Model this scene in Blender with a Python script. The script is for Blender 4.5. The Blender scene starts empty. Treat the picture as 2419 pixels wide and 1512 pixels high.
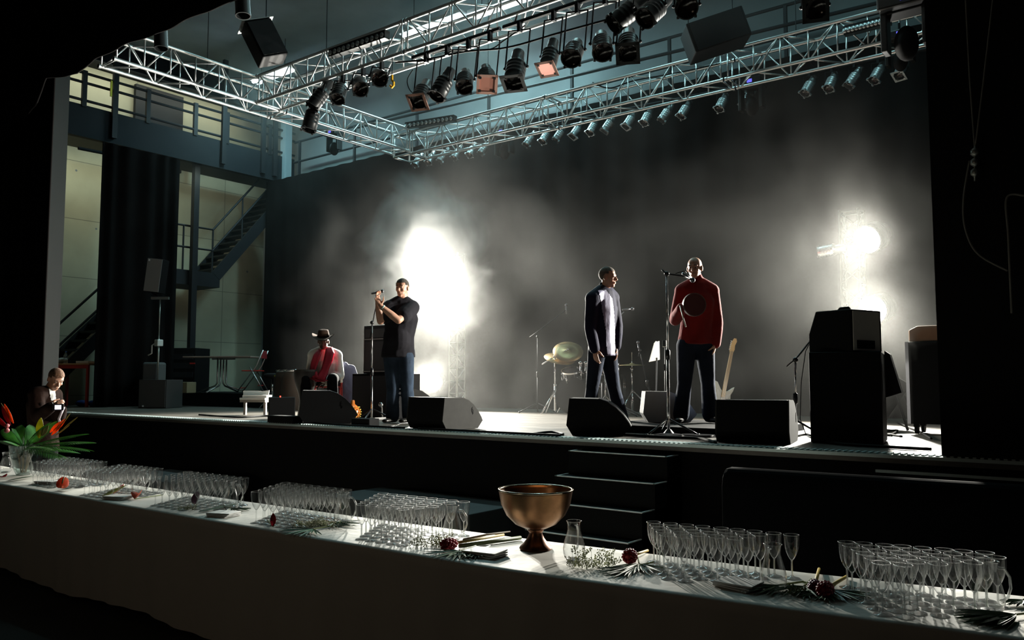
import bpy, bmesh, math, random
from mathutils import Vector, Matrix, Quaternion, noise
random.seed(7)
V = Vector
sc = bpy.context.scene
PI = math.pi
# ---------------------------------------------------------------- camera
FPX, W, H = 1934.0, 2419.0, 1512.0
YAW = math.radians(37.6); PITCH = math.atan(144/FPX)
CAM = V((0, 0, 1.62))
FH = V((-math.sin(YAW), math.cos(YAW), 0)); RT = V((math.cos(YAW), math.sin(YAW), 0)); UP = V((0, 0, 1))
FW = FH*math.cos(PITCH) + UP*math.sin(PITCH); UC = UP*math.cos(PITCH) - FH*math.sin(PITCH)
cd = bpy.data.cameras.new('camera'); cam = bpy.data.objects.new('camera', cd); sc.collection.objects.link(cam)
cd.sensor_width = 36.0; cd.lens = 36.0*FPX/W; cd.clip_end = 200; cd.clip_start = 0.05
cam.location = CAM; cam.rotation_euler = (PI/2 + PITCH, 0, YAW)
sc.camera = cam

def at(px, py, d):            # a point of the photograph at depth d in metres
    return CAM + d*(FW + (px-W/2)/FPX*RT - (py-H/2)/FPX*UC)
def hit(axis, val, px, py):   # a point of the photograph on an axis-aligned plane of the place
    r = FW + (px-W/2)/FPX*RT - (py-H/2)/FPX*UC
    return CAM + r*((val-CAM[axis])/r[axis])
def onz(px, py, z): return hit(2, z, px, py)
def ony(px, py, y): return hit(1, y, px, py)
def onx(px, py, x): return hit(0, x, px, py)

# ---------------------------------------------------------------- world, exposure, render options
w = bpy.data.worlds.new('world'); sc.world = w; w.use_nodes = True
w.node_tree.nodes['Background'].inputs[0].default_value = (0.55, 0.62, 0.75, 1)
w.node_tree.nodes['Background'].inputs[1].default_value = 0.0012
sc.view_settings.view_transform = 'Standard'; sc.view_settings.look = 'None'
sc.view_settings.exposure = 0.0; sc.view_settings.gamma = 1.0; sc.view_settings.use_curve_mapping = False
cy = sc.cycles
cy.max_bounces = 6; cy.diffuse_bounces = 2; cy.glossy_bounces = 3; cy.transmission_bounces = 4
cy.transparent_max_bounces = 64; cy.volume_bounces = 0
cy.volume_step_rate = 1.0; cy.volume_max_steps = 64
cy.sample_clamp_indirect = 3.0; cy.sample_clamp_direct = 12.0; cy.use_denoising = True; cy.use_adaptive_sampling = True; cy.adaptive_threshold = 0.02
cy.caustics_reflective = False; cy.caustics_refractive = False

def lamp(kind, name, loc, energy, color, target=None, **kw):
    d = bpy.data.lights.new(name, kind); d.energy = energy; d.color = color
    for k, v in kw.items(): setattr(d, k, v)
    o = bpy.data.objects.new(name, d); sc.collection.objects.link(o); o.location = loc
    if target is not None: o.rotation_euler = (V(target)-V(loc)).to_track_quat('-Z', 'Y').to_euler()
    return o
HOT = (1.0, 0.97, 0.86); COOL = (0.48, 0.92, 0.95)
# side-light towers: (lens position, aim, power, cone in degrees)
TOWER_LAMPS = [
    (V((-10.55, 11.05, 3.85)), V((-6.2, 3.2, 1.2)), 4800, 122),
    (V((-10.25, 11.05, 2.85)), V((-5.4, 3.0, 1.0)), 4800, 122),
    (V((-10.33, 11.05, 1.60)), V((-7.0, 4.0, 1.4)), 1600, 116),
    (V((-2.72, 11.05, 3.44)), V((-4.8, 5.0, 1.0)), 1900, 124),
    (V((-2.68, 11.05, 2.53)), V((-4.4, 4.6, 1.0)), 2500, 122),
]
for i, (p, t, e, c) in enumerate(TOWER_LAMPS):
    dr = (t-p).normalized()
    lamp('SPOT', 'tower_lamp_beam', p+dr*0.03, e, HOT, t, spot_size=math.radians(c), spot_blend=0.5, shadow_soft_size=0.09)
# fluorescent battens under the ceiling (centre, length along X)
TUBES = [(V((-10.66, 11.3, 8.5)), 1.5), (V((-9.1, 11.45, 8.5)), 1.3), (V((-15.3, 11.0, 8.5)), 1.3)]
for p, L in TUBES:
    lamp('AREA', 'fluorescent_light', p-V((0, 0, 0.12)), 105, COOL, p-V((0, 0, 3)), shape='RECTANGLE', size=L, size_y=0.12)
for p, e in ((V((-6.0, 9.0, 8.9)), 60), (V((-2.2, 9.5, 8.9)), 35)):
    lamp('AREA', 'work_light', p, e, COOL, p-V((0, 0, 3)), shape='RECTANGLE', size=1.4, size_y=0.2)
lamp('AREA', 'wing_light', V((-17.9, 9.0, 8.65)), 55, (0.95, 0.98, 0.8), V((-18.7, 9.0, 7.0)), shape='RECTANGLE', size=6.0, size_y=0.1)
lamp('AREA', 'wing_light', V((-17.5, 8.7, 6.45)), 26, (0.92, 0.98, 0.75), V((-18.6, 9.2, 4.6)), shape='RECTANGLE', size=4.0, size_y=0.1)
lamp('AREA', 'added_cloth_fill', V((-4.0, -2.2, 3.2)), 6.0, (1.0, 0.78, 0.55), V((-4, 3, 0.3)), shape='DISK', size=1.5)  # unseen fill added to lift the dark front of the tablecloth

# ---------------------------------------------------------------- materials
MATS = {}
def mat(name, col, rough=0.6, metal=0.0, var=0.0, scale=8.0, bump=0.0, emit=None, es=0.0, sheen=0.0, stretch=None, spec=None):
    if name in MATS: return MATS[name]
    m = bpy.data.materials.new(name); m.use_nodes = True; nt = m.node_tree; b = nt.nodes['Principled BSDF']
    b.inputs['Base Color'].default_value = (*col, 1); b.inputs['Roughness'].default_value = rough; b.inputs['Metallic'].default_value = metal
    if spec is not None: b.inputs['Specular IOR Level'].default_value = spec
    if sheen: b.inputs['Sheen Weight'].default_value = sheen
    if emit: b.inputs['Emission Color'].default_value = (*emit, 1); b.inputs['Emission Strength'].default_value = es
    if var or bump:
        tc = nt.nodes.new('ShaderNodeTexCoord'); mp = nt.nodes.new('ShaderNodeMapping'); n = nt.nodes.new('ShaderNodeTexNoise')
        nt.links.new(tc.outputs['Object'], mp.inputs[0]); nt.links.new(mp.outputs[0], n.inputs['Vector'])
        if stretch: mp.inputs['Scale'].default_value = stretch
        n.inputs['Scale'].default_value = scale; n.inputs['Detail'].default_value = 5
        if var:
            r = nt.nodes.new('ShaderNodeValToRGB'); nt.links.new(n.outputs['Fac'], r.inputs[0])
            r.color_ramp.elements[0].position = 0.3; r.color_ramp.elements[1].position = 0.7
            r.color_ramp.elements[0].color = (*[c*(1-var) for c in col], 1); r.color_ramp.elements[1].color = (*[min(1, c*(1+var)) for c in col], 1)
            nt.links.new(r.outputs[0], b.inputs['Base Color'])
        if bump:
            bp = nt.nodes.new('ShaderNodeBump'); bp.inputs['Strength'].default_value = bump; bp.inputs['Distance'].default_value = 0.02
            nt.links.new(n.outputs['Fac'], bp.inputs['Height']); nt.links.new(bp.outputs[0], b.inputs['Normal'])
    MATS[name] = m; return m
def glass(name, tint=(1, 1, 1), base=0.12, gain=1.0, rough=0.07, soft=0.3):
    m = bpy.data.materials.new(name); m.use_nodes = True; nt = m.node_tree; nt.nodes.clear()
    o = nt.nodes.new('ShaderNodeOutputMaterial'); mx = nt.nodes.new('ShaderNodeMixShader'); t = nt.nodes.new('ShaderNodeBsdfTransparent')
    g = nt.nodes.new('ShaderNodeBsdfGlossy'); g2 = nt.nodes.new('ShaderNodeBsdfRefraction'); m2 = nt.nodes.new('ShaderNodeMixShader'); lw = nt.nodes.new('ShaderNodeLayerWeight'); mt = nt.nodes.new('ShaderNodeMath')
    pw = nt.nodes.new('ShaderNodeMath'); pw.operation = 'POWER'; pw.inputs[1].default_value = 2.0
    t.inputs[0].default_value = (*tint, 1); g.inputs['Roughness'].default_value = rough; g.inputs[0].default_value = (1, 1, 1, 1)
    g2.inputs['Roughness'].default_value = 0.3; g2.inputs['IOR'].default_value = 1.2; m2.inputs[0].default_value = soft
    mt.operation = 'MULTIPLY_ADD'; mt.inputs[1].default_value = gain; mt.inputs[2].default_value = base; mt.use_clamp = True
    lw.inputs['Blend'].default_value = 0.5
    nt.links.new(lw.outputs['Facing'], pw.inputs[0]); nt.links.new(pw.outputs[0], mt.inputs[0]); nt.links.new(mt.outputs[0], mx.inputs[0])
    nt.links.new(g.outputs[0], m2.inputs[1]); nt.links.new(g2.outputs[0], m2.inputs[2])
    nt.links.new(t.outputs[0], mx.inputs[1]); nt.links.new(m2.outputs[0], mx.inputs[2]); nt.links.new(mx.outputs[0], o.inputs[0])
    MATS[name] = m; return m
def petalm(name, col, rough=0.45, var=0.2, scale=20, tr=0.45):
    m = mat(name, col, rough, var=var, scale=scale); nt = m.node_tree; b = nt.nodes['Principled BSDF']; out = nt.nodes['Material Output']
    t = nt.nodes.new('ShaderNodeBsdfTranslucent'); mx = nt.nodes.new('ShaderNodeMixShader'); mx.inputs[0].default_value = tr
    src = b.inputs['Base Color'].links[0].from_socket if b.inputs['Base Color'].links else None
    if src: nt.links.new(src, t.inputs[0])
    else: t.inputs[0].default_value = (*col, 1)
    nt.links.new(b.outputs[0], mx.inputs[1]); nt.links.new(t.outputs[0], mx.inputs[2]); nt.links.new(mx.outputs[0], out.inputs[0]); return m
GL = glass('clear_glass', (0.985, 0.99, 0.99))
BLK = mat('black_paint', (0.0045, 0.0045, 0.005), 0.7, spec=0.12)
BLKG = mat('black_gloss', (0.012, 0.012, 0.014), 0.28)
BLKF = mat('black_fabric', (0.010, 0.010, 0.011), 0.95, var=0.3, scale=3, bump=0.2)
ALU = mat('aluminium', (0.72, 0.74, 0.74), 0.36, 1.0)
CHR = mat('chrome', (0.85, 0.85, 0.86), 0.13, 1.0)
STL = mat('dark_steel', (0.011, 0.013, 0.016), 0.55, 0.0, spec=0.2)
DALU = mat('dull_aluminium', (0.28, 0.28, 0.27), 0.55, 0.9)
GREYP = mat('grey_painted_plywood', (0.036, 0.035, 0.033), 0.8, var=0.12, scale=14, spec=0.2)
WHT = mat('white_paper', (0.8, 0.8, 0.78), 0.7)
SKIN = mat('light_skin', (0.52, 0.28, 0.19), 0.5, var=0.1, scale=20)
SKIN2 = mat('dark_skin', (0.10, 0.05, 0.032), 0.45)
REDP = mat('red_painted_steel', (0.50, 0.03, 0.02), 0.4)

# ---------------------------------------------------------------- mesh helpers
class M:
    def __init__(s): s.v = []; s.f = []
    def add(s, vs, fs):
        n = len(s.v); s.v += [V(v) for v in vs]; s.f += [tuple(i+n for i in f) for f in fs]; return s
    def box(s, c, sz, rot=None):
        hx, hy, hz = sz[0]/2, sz[1]/2, sz[2]/2; c = V(c)
        vs = [V((x, y, z)) for x in (-hx, hx) for y in (-hy, hy) for z in (-hz, hz)]
        if rot is not None: vs = [rot @ v for v in vs]
        return s.add([v+c for v in vs], [(0, 1, 3, 2), (4, 6, 7, 5), (0, 4, 5, 1), (2, 3, 7, 6), (0, 2, 6, 4), (1, 5, 7, 3)])
    def tube(s, pts, r, n=8, cap=True):
        pts = [V(p) for p in pts]; rs = r if isinstance(r, (list, tuple)) else [r]*len(pts)
        rings = []; up = None
        for i, p in enumerate(pts):
            d = (pts[min(i+1, len(pts)-1)]-pts[max(i-1, 0)])
            d = d.normalized() if d.length > 1e-9 else V((0, 0, 1))
            if up is None: up = V((0, 0, 1)) if abs(d.z) < 0.9 else V((1, 0, 0))
            a = d.cross(up)
            a = a.normalized() if a.length > 1e-6 else d.orthogonal().normalized()
            b = a.cross(d).normalized(); up = b
            rings.append([p + rs[i]*(math.cos(2*PI*k/n)*a + math.sin(2*PI*k/n)*b) for k in range(n)])
        vs = [v for r_ in rings for v in r_]; fs = []
        for i in range(len(pts)-1):
            for k in range(n): fs.append((i*n+k, i*n+(k+1) % n, (i+1)*n+(k+1) % n, (i+1)*n+k))
        if cap: fs += [tuple(reversed(range(n))), tuple((len(pts)-1)*n+k for k in range(n))]
        return s.add(vs, fs)
    def lathe(s, prof, c=(0, 0, 0), ax=(0, 0, 1), n=24, close=False):
        c = V(c); q = V((0, 0, 1)).rotation_difference(V(ax)); vs = []; fs = []
        for r, z in prof:
            for k in range(n): vs.append(c + q @ V((r*math.cos(2*PI*k/n), r*math.sin(2*PI*k/n), z)))
        for i in range(len(prof)-1):
            for k in range(n): fs.append((i*n+k, i*n+(k+1) % n, (i+1)*n+(k+1) % n, (i+1)*n+k))
        if close: fs += [tuple(reversed(range(n))), tuple((len(prof)-1)*n+k for k in range(n))]
        return s.add(vs, fs)
    def ell(s, c, ax, ay, az, n=16, m=10):
        c = V(c); ax, ay, az = V(ax), V(ay), V(az); vs = [c-az]; fs = []
        for i in range(1, m):
            t = PI*i/m
            for k in range(n):
                a = 2*PI*k/n; vs.append(c + math.sin(t)*(math.cos(a)*ax+math.sin(a)*ay) - math.cos(t)*az)
        vs.append(c+az)
        for k in range(n):
            fs.append((0, 1+(k+1) % n, 1+k)); e = 1+(m-2)*n; fs.append((len(vs)-1, e+k, e+(k+1) % n))
        for i in range(m-2):
            for k in range(n): fs.append((1+i*n+k, 1+i*n+(k+1) % n, 1+(i+1)*n+(k+1) % n, 1+(i+1)*n+k))
        return s.add(vs, fs)
    def ball(s, c, r, n=16): return s.ell(c, (r, 0, 0), (0, r, 0), (0, 0, r), n, max(6, n//2+2))
    def prism(s, poly, o, u, v, wv):      # polygon in plane (u, v) at o, extruded by vector wv
        o, u, v, wv = V(o), V(u), V(v), V(wv); n = len(poly)
        vs = [o+u*a+v*b for a, b in poly]; vs += [p+wv for p in vs]
        return s.add(vs, [tuple(reversed(range(n))), tuple(range(n, 2*n))]+[(i, (i+1) % n, n+(i+1) % n, n+i) for i in range(n)])
    def seg(s, p0, p1, r0, r1, side=None, n=14, flat=False):   # limb piece with rounded ends; r = radius or (side, front) pair
        p0, p1 = V(p0), V(p1); d = p1-p0; L = d.length; d = d/L if L > 1e-6 else V((0, 0, 1))
        a = side if side is not None else d.orthogonal(); a = (a-d*a.dot(d)).normalized(); b = d.cross(a)
        A0, B0 = r0 if isinstance(r0, tuple) else (r0, r0); A1, B1 = r1 if isinstance(r1, tuple) else (r1, r1)
        rows = []
        e0 = min(A0, B0)*0.95; e1 = min(A1, B1)*0.95
        for t in (1.0, 0.87, 0.5): rows.append((p0-d*e0*t, A0*math.sqrt(1-t*t*0.97), B0*math.sqrt(1-t*t*0.97)))
        rows.append((p0, A0, B0)); rows.append((p1, A1, B1))
        if flat: rows.append((p1, A1*0.5, B1*0.5))
        else:
          for t in (0.5, 0.87, 1.0): rows.append((p1+d*e1*t, A1*math.sqrt(1-t*t*0.97), B1*math.sqrt(1-t*t*0.97)))
        vs = [p+ra*math.cos(2*PI*k/n)*a+rb*math.sin(2*PI*k/n)*b for p, ra, rb in rows for k in range(n)]; fs = []
        for i in range(len(rows)-1):
            for k in range(n): fs.append((i*n+k, i*n+(k+1) % n, (i+1)*n+(k+1) % n, (i+1)*n+k))
        fs += [tuple(reversed(range(n))), tuple((len(rows)-1)*n+k for k in range(n))]
        return s.add(vs, fs)
    def quad(s, a, b, c, d): return s.add([a, b, c, d], [(0, 1, 2, 3)])

LOC = {}
def obj(name, m, material, parent=None, smooth=False, bevel=0.0, remesh=0.0, sm=2, auto=False):
    off = LOC[parent] if parent is not None else V((0, 0, 0))
    me = bpy.data.meshes.new(name); me.from_pydata([v-off for v in m.v], [], m.f); me.update()
    bm = bmesh.new(); bm.from_mesh(me); bmesh.ops.recalc_face_normals(bm, faces=bm.faces); bm.to_mesh(me); bm.free()
    o = bpy.data.objects.new(name, me); sc.collection.objects.link(o)
    if remesh:
        r = o.modifiers.new('r', 'REMESH'); r.mode = 'VOXEL'; r.voxel_size = remesh
        if sm: s_ = o.modifiers.new('s', 'SMOOTH'); s_.factor = 0.5; s_.iterations = sm
        dg = bpy.context.evaluated_depsgraph_get(); ne = bpy.data.meshes.new_from_object(o.evaluated_get(dg))
        o.modifiers.clear(); o.data = ne; bpy.data.meshes.remove(me); me = ne; me.name = name; smooth = True; me.materials.clear()
    if bevel: b = o.modifiers.new('bevel', 'BEVEL'); b.width = bevel; b.segments = 2; b.limit_method = 'ANGLE'
    if smooth:
        for p in me.polygons: p.use_smooth = True
        if auto: me.set_sharp_from_angle(angle=math.radians(38))
    me.materials.append(material)
    if parent is not None: o.parent = parent
    LOC[o] = off
    return o
def thing(name, label, cat, loc, group=None):
    o = bpy.data.objects.new(name, None); sc.collection.objects.link(o); o.location = loc; o.empty_display_size = 0.1
    o['label'] = label; o['category'] = cat
    if group: o['group'] = group
    LOC[o] = V(loc); return o
def tag(o, label=None, cat=None, group=None, kind=None):
    if label: o['label'] = label
    if cat: o['category'] = cat
    if group: o['group'] = group
    if kind: o['kind'] = kind
    return o
def struct(name, m, material, label=None, **k):
    o = obj(name, m, material, **k); o['kind'] = 'structure'
    if label: o['label'] = label
    return o
def dup(r, loc=None, rot=None, label=None, group=None, scale=None):
    c = r.copy(); sc.collection.objects.link(c)
    if loc is not None: c.location = loc
    if rot is not None: c.rotation_mode = 'XYZ'; c.rotation_euler = rot
    if scale is not None: c.scale = (scale,)*3
    if label: c['label'] = label
    if group: c['group'] = group
    for ch in list(r.children):
        d = ch.copy(); sc.collection.objects.link(d); d.parent = c
        for g in list(ch.children):
            e = g.copy(); sc.collection.objects.link(e); e.parent = d
    return c
ORD = ['first', 'second', 'third', 'fourth', 'fifth', 'sixth', 'seventh', 'eighth', 'ninth', 'tenth', 'eleventh', 'twelfth', 'thirteenth', 'fourteenth', 'fifteenth', 'sixteenth', 'seventeenth', 'eighteenth', 'nineteenth', 'twentieth']
# ================================================================ the setting
ST = 1.10      # stage deck height
# concrete with formwork joints and tie holes
CON = bpy.data.materials.new('formed_concrete'); CON.use_nodes = True
nt = CON.node_tree; b = nt.nodes['Principled BSDF']; b.inputs['Roughness'].default_value = 0.8
geo = nt.nodes.new('ShaderNodeNewGeometry'); sep = nt.nodes.new('ShaderNodeSeparateXYZ'); cmb = nt.nodes.new('ShaderNodeCombineXYZ')
nt.links.new(geo.outputs['Position'], sep.inputs[0]); nt.links.new(sep.outputs['Y'], cmb.inputs[0]); nt.links.new(sep.outputs['Z'], cmb.inputs[1])
br = nt.nodes.new('ShaderNodeTexBrick'); br.offset = 0.0; br.inputs['Scale'].default_value = 1.0
br.inputs['Brick Width'].default_value = 2.4; br.inputs['Row Height'].default_value = 1.3; br.inputs['Mortar Size'].default_value = 0.008
br.inputs['Color1'].default_value = (0.47, 0.46, 0.34, 1); br.inputs['Color2'].default_value = (0.43, 0.42, 0.31, 1); br.inputs['Mortar'].default_value = (0.2, 0.2, 0.16, 1)
nt.links.new(cmb.outputs[0], br.inputs['Vector'])
ns = nt.nodes.new('ShaderNodeTexNoise'); ns.inputs['Scale'].default_value = 1.1; ns.inputs['Detail'].default_value = 6; nt.links.new(geo.outputs['Position'], ns.inputs['Vector'])
mx = nt.nodes.new('ShaderNodeMixRGB'); mx.blend_type = 'MULTIPLY'; mx.inputs[0].default_value = 0.5
nt.links.new(br.outputs['Color'], mx.inputs[1]); nt.links.new(ns.outputs['Fac'], mx.inputs[2])
vo = nt.nodes.new('ShaderNodeTexVoronoi'); vo.inputs['Scale'].default_value = 1.6; vo.inputs['Randomness'].default_value = 0.5
nt.links.new(cmb.outputs[0], vo.inputs['Vector'])
lt = nt.nodes.new('ShaderNodeMath'); lt.operation = 'LESS_THAN'; lt.inputs[1].default_value = 0.05; nt.links.new(vo.outputs['Distance'], lt.inputs[0])
mx2 = nt.nodes.new('ShaderNodeMixRGB'); mx2.inputs[2].default_value = (0.12, 0.14, 0.16, 1); nt.links.new(lt.outputs[0], mx2.inputs[0]); nt.links.new(mx.outputs[0], mx2.inputs[1])
nt.links.new(mx2.outputs[0], b.inputs['Base Color'])
CEIL = mat('ceiling_paint', (0.27, 0.36, 0.38), 0.8, var=0.25, scale=0.8)
WBK = mat('back_wall_paint', (0.17, 0.19, 0.195), 0.8, var=0.2, scale=0.9)
HOUSE = mat('house_floor', (0.012, 0.016, 0.015), 0.8, var=0.3, scale=3)
PRO = mat('proscenium_black', (0.006, 0.0055, 0.006), 0.85, spec=0.15)
DECK = bpy.data.materials.new('scuffed_stage_boards'); DECK.use_nodes = True
nt = DECK.node_tree; b = nt.nodes['Principled BSDF']
tc = nt.nodes.new('ShaderNodeNewGeometry'); mp = nt.nodes.new('ShaderNodeMapping'); mp.inputs['Scale'].default_value = (0.5, 3.0, 1)
n1 = nt.nodes.new('ShaderNodeTexNoise'); n1.inputs['Scale'].default_value = 2.0; n1.inputs['Detail'].default_value = 8; n1.inputs['Roughness'].default_value = 0.7
rp = nt.nodes.new('ShaderNodeValToRGB'); rp.color_ramp.elements[0].position = 0.3; rp.color_ramp.elements[1].position = 0.72
rp.color_ramp.elements[0].color = (0.028, 0.025, 0.021, 1); rp.color_ramp.elements[1].color = (0.115, 0.102, 0.085, 1)
nt.links.new(tc.outputs['Position'], mp.inputs[0]); nt.links.new(mp.outputs[0], n1.inputs['Vector']); nt.links.new(n1.outputs['Fac'], rp.inputs[0]); nt.links.new(rp.outputs[0], b.inputs['Base Color'])
r2 = nt.nodes.new('ShaderNodeMapRange'); r2.inputs['To Min'].default_value = 0.35; r2.inputs['To Max'].default_value = 0.6; nt.links.new(n1.outputs['Fac'], r2.inputs[0]); nt.links.new(r2.outputs[0], b.inputs['Roughness'])

struct('floor', M().box((-7, 4.4, -0.05), (26, 18.8, 0.1)), HOUSE)
struct('ceiling', M().box((-7, 9.1, 9.3), (26, 8.8, 0.1)), CEIL)
struct('ceiling_house', M().box((-7, 0.6, 9.3), (26, 8.2, 0.1)), PRO)
struct('wall_left', M().box((-18.75, 9.0, 4.6), (0.3, 9.0, 9.3)), CON)
struct('wall_house_left', M().box((-18.75, 0.5, 4.6), (0.3, 8.0, 9.3)), CON)
struct('wall_back', M().box((-7, 13.35, 4.6), (23.2, 0.3, 9.3)), WBK)
struct('wall_right', M().box((4.6, 5, 4.6), (0.2, 16.4, 9.3)), PRO)
struct('wall_proscenium_right', M().box((1.68, 6.42, 5.18), (5.6, 0.3, 8.14)), PRO)
struct('wall_proscenium_left', M().box((-14.62, 6.0, 4.62), (0.62, 0.25, 9.22)), PRO)
struct('trim_1', M().box((-14.30, 6.02, 4.6), (0.05, 0.34, 9.2)), mat('grey_reveal', (0.085, 0.085, 0.082), 0.8))
# stage
stage = thing('stage', 'raised black stage with scuffed wooden deck and pale metal nosing', 'stage', (-7.7, 6.2, 0))
obj('deck', M().box((-8.7, 9.66, ST-0.03), (19.4, 6.78, 0.06)), DECK, stage)
obj('fascia', M().box((-7.2, 6.5, (ST-0.06)/2), (16.4, 0.3, ST-0.062)), mat('fascia_black', (0.005, 0.005, 0.006), 0.8, spec=0.1), stage)
NOS = mat('ribbed_metal_nosing', (0.42, 0.52, 0.52), 0.45, 0.7)
nm = M(); y0 = 6.26
nm.box((-7.2, 6.265, ST-0.012), (16.3, 0.022, 0.024))
x = -14.2
while x < 0.8:
    nm.box((x, 6.345, ST+0.002), (0.022, 0.13, 0.012)); x += 0.045
obj('nosing', nm, NOS, stage)
# lower trim line under the right end of the stage
obj('lower_rail', M().box((-0.6, 6.28, 0.98), (1.9, 0.03, 0.02)), NOS, stage)
# steps in front of the stage
steps = thing('stage_steps', 'black wooden steps with worn pale edges leading up to the stage', 'stairs', (-3.6, 5.8, 0))
STEP = mat('step_black', (0.006, 0.0065, 0.007), 0.8, spec=0.1); EDGE = mat('worn_pale_edge', (0.85, 0.88, 0.86), 0.6, var=0.2, scale=10)
for k in range(4):
    z = 1.0-0.198*k; yf = 6.09-0.215*k
    x0, x1 = -4.06, -3.10
    obj('step', M().box(((x0+x1)/2, (yf+6.34)/2, z/2), (x1-x0, 6.34-yf, z)), STEP, steps)
    e = M().box(((x0+x1)/2, yf+0.009, z+0.004), (x1-x0, 0.018, 0.008)); e.box((x1-0.01, (yf+yf+0.215)/2, z+0.004), (0.014, 0.215, 0.008)); e.box((x0+0.01, yf+0.1, z+0.004), (0.014, 0.2, 0.008))
    obj('edge_strip', e, EDGE, steps)
# low platforms in front of the stage
tag(obj('platform', M().box((-5.5, 5.72, 0.25), (1.9, 0.8, 0.5)), mat('platform_grey', (0.02, 0.025, 0.026), 0.7, var=0.2, scale=5), bevel=0.01), 'low dark grey platform on the floor left of the stage steps', 'platform')
tag(obj('platform', M().box((-9.6, 5.6, 0.22), (1.6, 0.8, 0.44)), mat('platform_grey', (0, 0, 0)), bevel=0.01), 'low dark platform on the floor behind the left wine glasses', 'platform')
# padded bench back in the right foreground
bp_ = [onz(1770, 1088, 1.02), onz(1860, 1098, 1.02), onz(2130, 1135, 1.02), onz(2419, 1172, 1.02), onz(2600, 1196, 1.02)]
bb = M(); a_, b_ = V((-2.15, 5.05, 0)), V((1.6, 5.25, 0)); dd = (b_-a_).normalized(); nn = V((-dd.y, dd.x, 0))
prof = [(-0.12, 0), (-0.12, 0.96), (-0.10, 1.03), (-0.05, 1.07), (0.05, 1.07), (0.10, 1.03), (0.12, 0.96), (0.12, 0)]
bb.prism(prof, a_, nn, UP, b_-a_)
tag(obj('barrier', bb, mat('black_vinyl', (0.003, 0.0034, 0.004), 0.95, spec=0.03), bevel=0.03), 'black padded barrier in front of the right end of the stage', 'barrier')

def drape(name, p0, p1, z0, z1, amp=0.07, folds=10, zf=None, parent=None, m_=None, n=160, jit=0.0, th=0.02):
    p0, p1 = V(p0), V(p1); d = (p1-p0); L = d.length; d.normalize(); nn = V((-d.y, d.x, 0)); m = M(); rows = 10
    for s in (0, 1):
        vs = []
        for j in range(rows+1):
            for i in range(n+1):
                t = i/n; zb = zf(t) if zf else z0
                z = zb+(z1-zb)*j/rows
                o = amp*math.sin(2*PI*folds*t+1.5*math.sin(7*t))*(0.6+0.4*(1-j/rows))+s*th
                vs.append(p0.lerp(p1, t)+nn*o+V((0, 0, z)))
        m.add(vs, [(j*(n+1)+i, j*(n+1)+i+1, (j+1)*(n+1)+i+1, (j+1)*(n+1)+i) for j in range(rows) for i in range(n)])
    k = (n+1)*(rows+1)
    for i in range(n): m.f.append((i, i+1, k+i+1, k+i))
    for j in range(rows):
        a = j*(n+1); m.f.append((a, a+n+1, k+a+n+1, k+a)); a += n; m.f.append((a, a+n+1, k+a+n+1, k+a))
    return obj(name, m, m_ or BLKF, parent, smooth=True)
DRP = mat('black_stage_velour', (0.0055, 0.005, 0.005), 1.0, var=0.2, scale=2, spec=0.02)
bk = drape('backdrop_curtain', (-17.2, 12.25, 0), (4.3, 12.25, 0), ST+0.003, 6.58, 0.03, 42, n=340, m_=DRP)
tag(bk, 'black backdrop curtain across the rear of the stage', 'curtain')
lg = drape('leg_curtain', (-16.3, 7.75, 0), (-16.3, 9.42, 0), ST+0.003, 6.4, 0.05, 5, m_=DRP)
tag(lg, 'black side curtain hanging below the gallery', 'curtain')
# front border with sagging edge and its left leg
XS = [(-14.7, 4.6), (-12.9, 4.9), (-11.6, 5.3), (-11.36, 5.62), (-10.8, 5.52), (-10.44, 5.46), (-9.99, 5.55), (-9.19, 5.53), (-8.27, 5.47), (-7.69, 5.47), (-7.0, 5.43), (-5.5, 5.45), (-3.0, 5.5), (4.4, 5.5)]
def zb(t):
    x = -14.6+t*18.9
    for (a, za), (b2, zb_) in zip(XS, XS[1:]):
        if a <= x <= b2: return za+(zb_-za)*(x-a)/(b2-a)+0.008*math.sin(x*5.3)
    return 5.5
bd = drape('border_curtain', (-14.6, 4.6, 0), (4.3, 4.6, 0), 5.4, 9.2, 0.008, 30, zf=zb, n=400, m_=DRP)
tag(bd, 'black border curtain hanging across the top left corner', 'curtain')
tag(drape('tormentor_curtain', (-14.6, 4.78, 0), (-11.55, 4.78, 0), 0.01, 9.2, 0.03, 5, m_=DRP), 'black side curtain at the far left edge beside the grey reveal', 'curtain')

# gallery along the left wall
gal = thing('side_gallery', 'dark steel gallery with pipe railing along the concrete side wall', 'gallery', (-17.8, 7.5, 6.6))
obj('fascia_beam', M().box((-17.02, 7.2, 6.93), (0.14, 11.4, 0.66)), mat('gallery_blue_grey', (0.010, 0.0135, 0.017), 0.7, spec=0.15), gal)
obj('walkway', M().box((-17.6, 7.2, 6.72), (1.1, 11.4, 0.08)), STL, gal)
for z in (7.36, 7.73, 7.93): obj('rail', M().tube([(-16.96, 1.6, z), (-16.96, 12.9, z)], 0.03), STL, gal)
for yy in (2.6, 4.4, 6.0, 7.64, 9.0, 10.13, 10.95, 12.15): obj('post', M().box((-16.96, yy, 7.6), (0.07, 0.09, 0.76)), STL, gal)
for yy in (8.25, 11.92, 12.27, 10.83): obj('hanger', M().box((-16.9, yy, 7.95), (0.07, 0.11, 2.5)), STL, gal)
obj('yellow_strap', M().box((-16.84, 8.13, 7.72), (0.03, 0.035, 0.34)), mat('yellow_strap', (0.75, 0.7, 0.03), 0.5), gal)
obj('upper_beam', M().box((-18.3, 7.2, 8.95), (0.5, 11.4, 0.5)), mat('gallery_blue_grey', (0, 0, 0)), gal)
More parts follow.
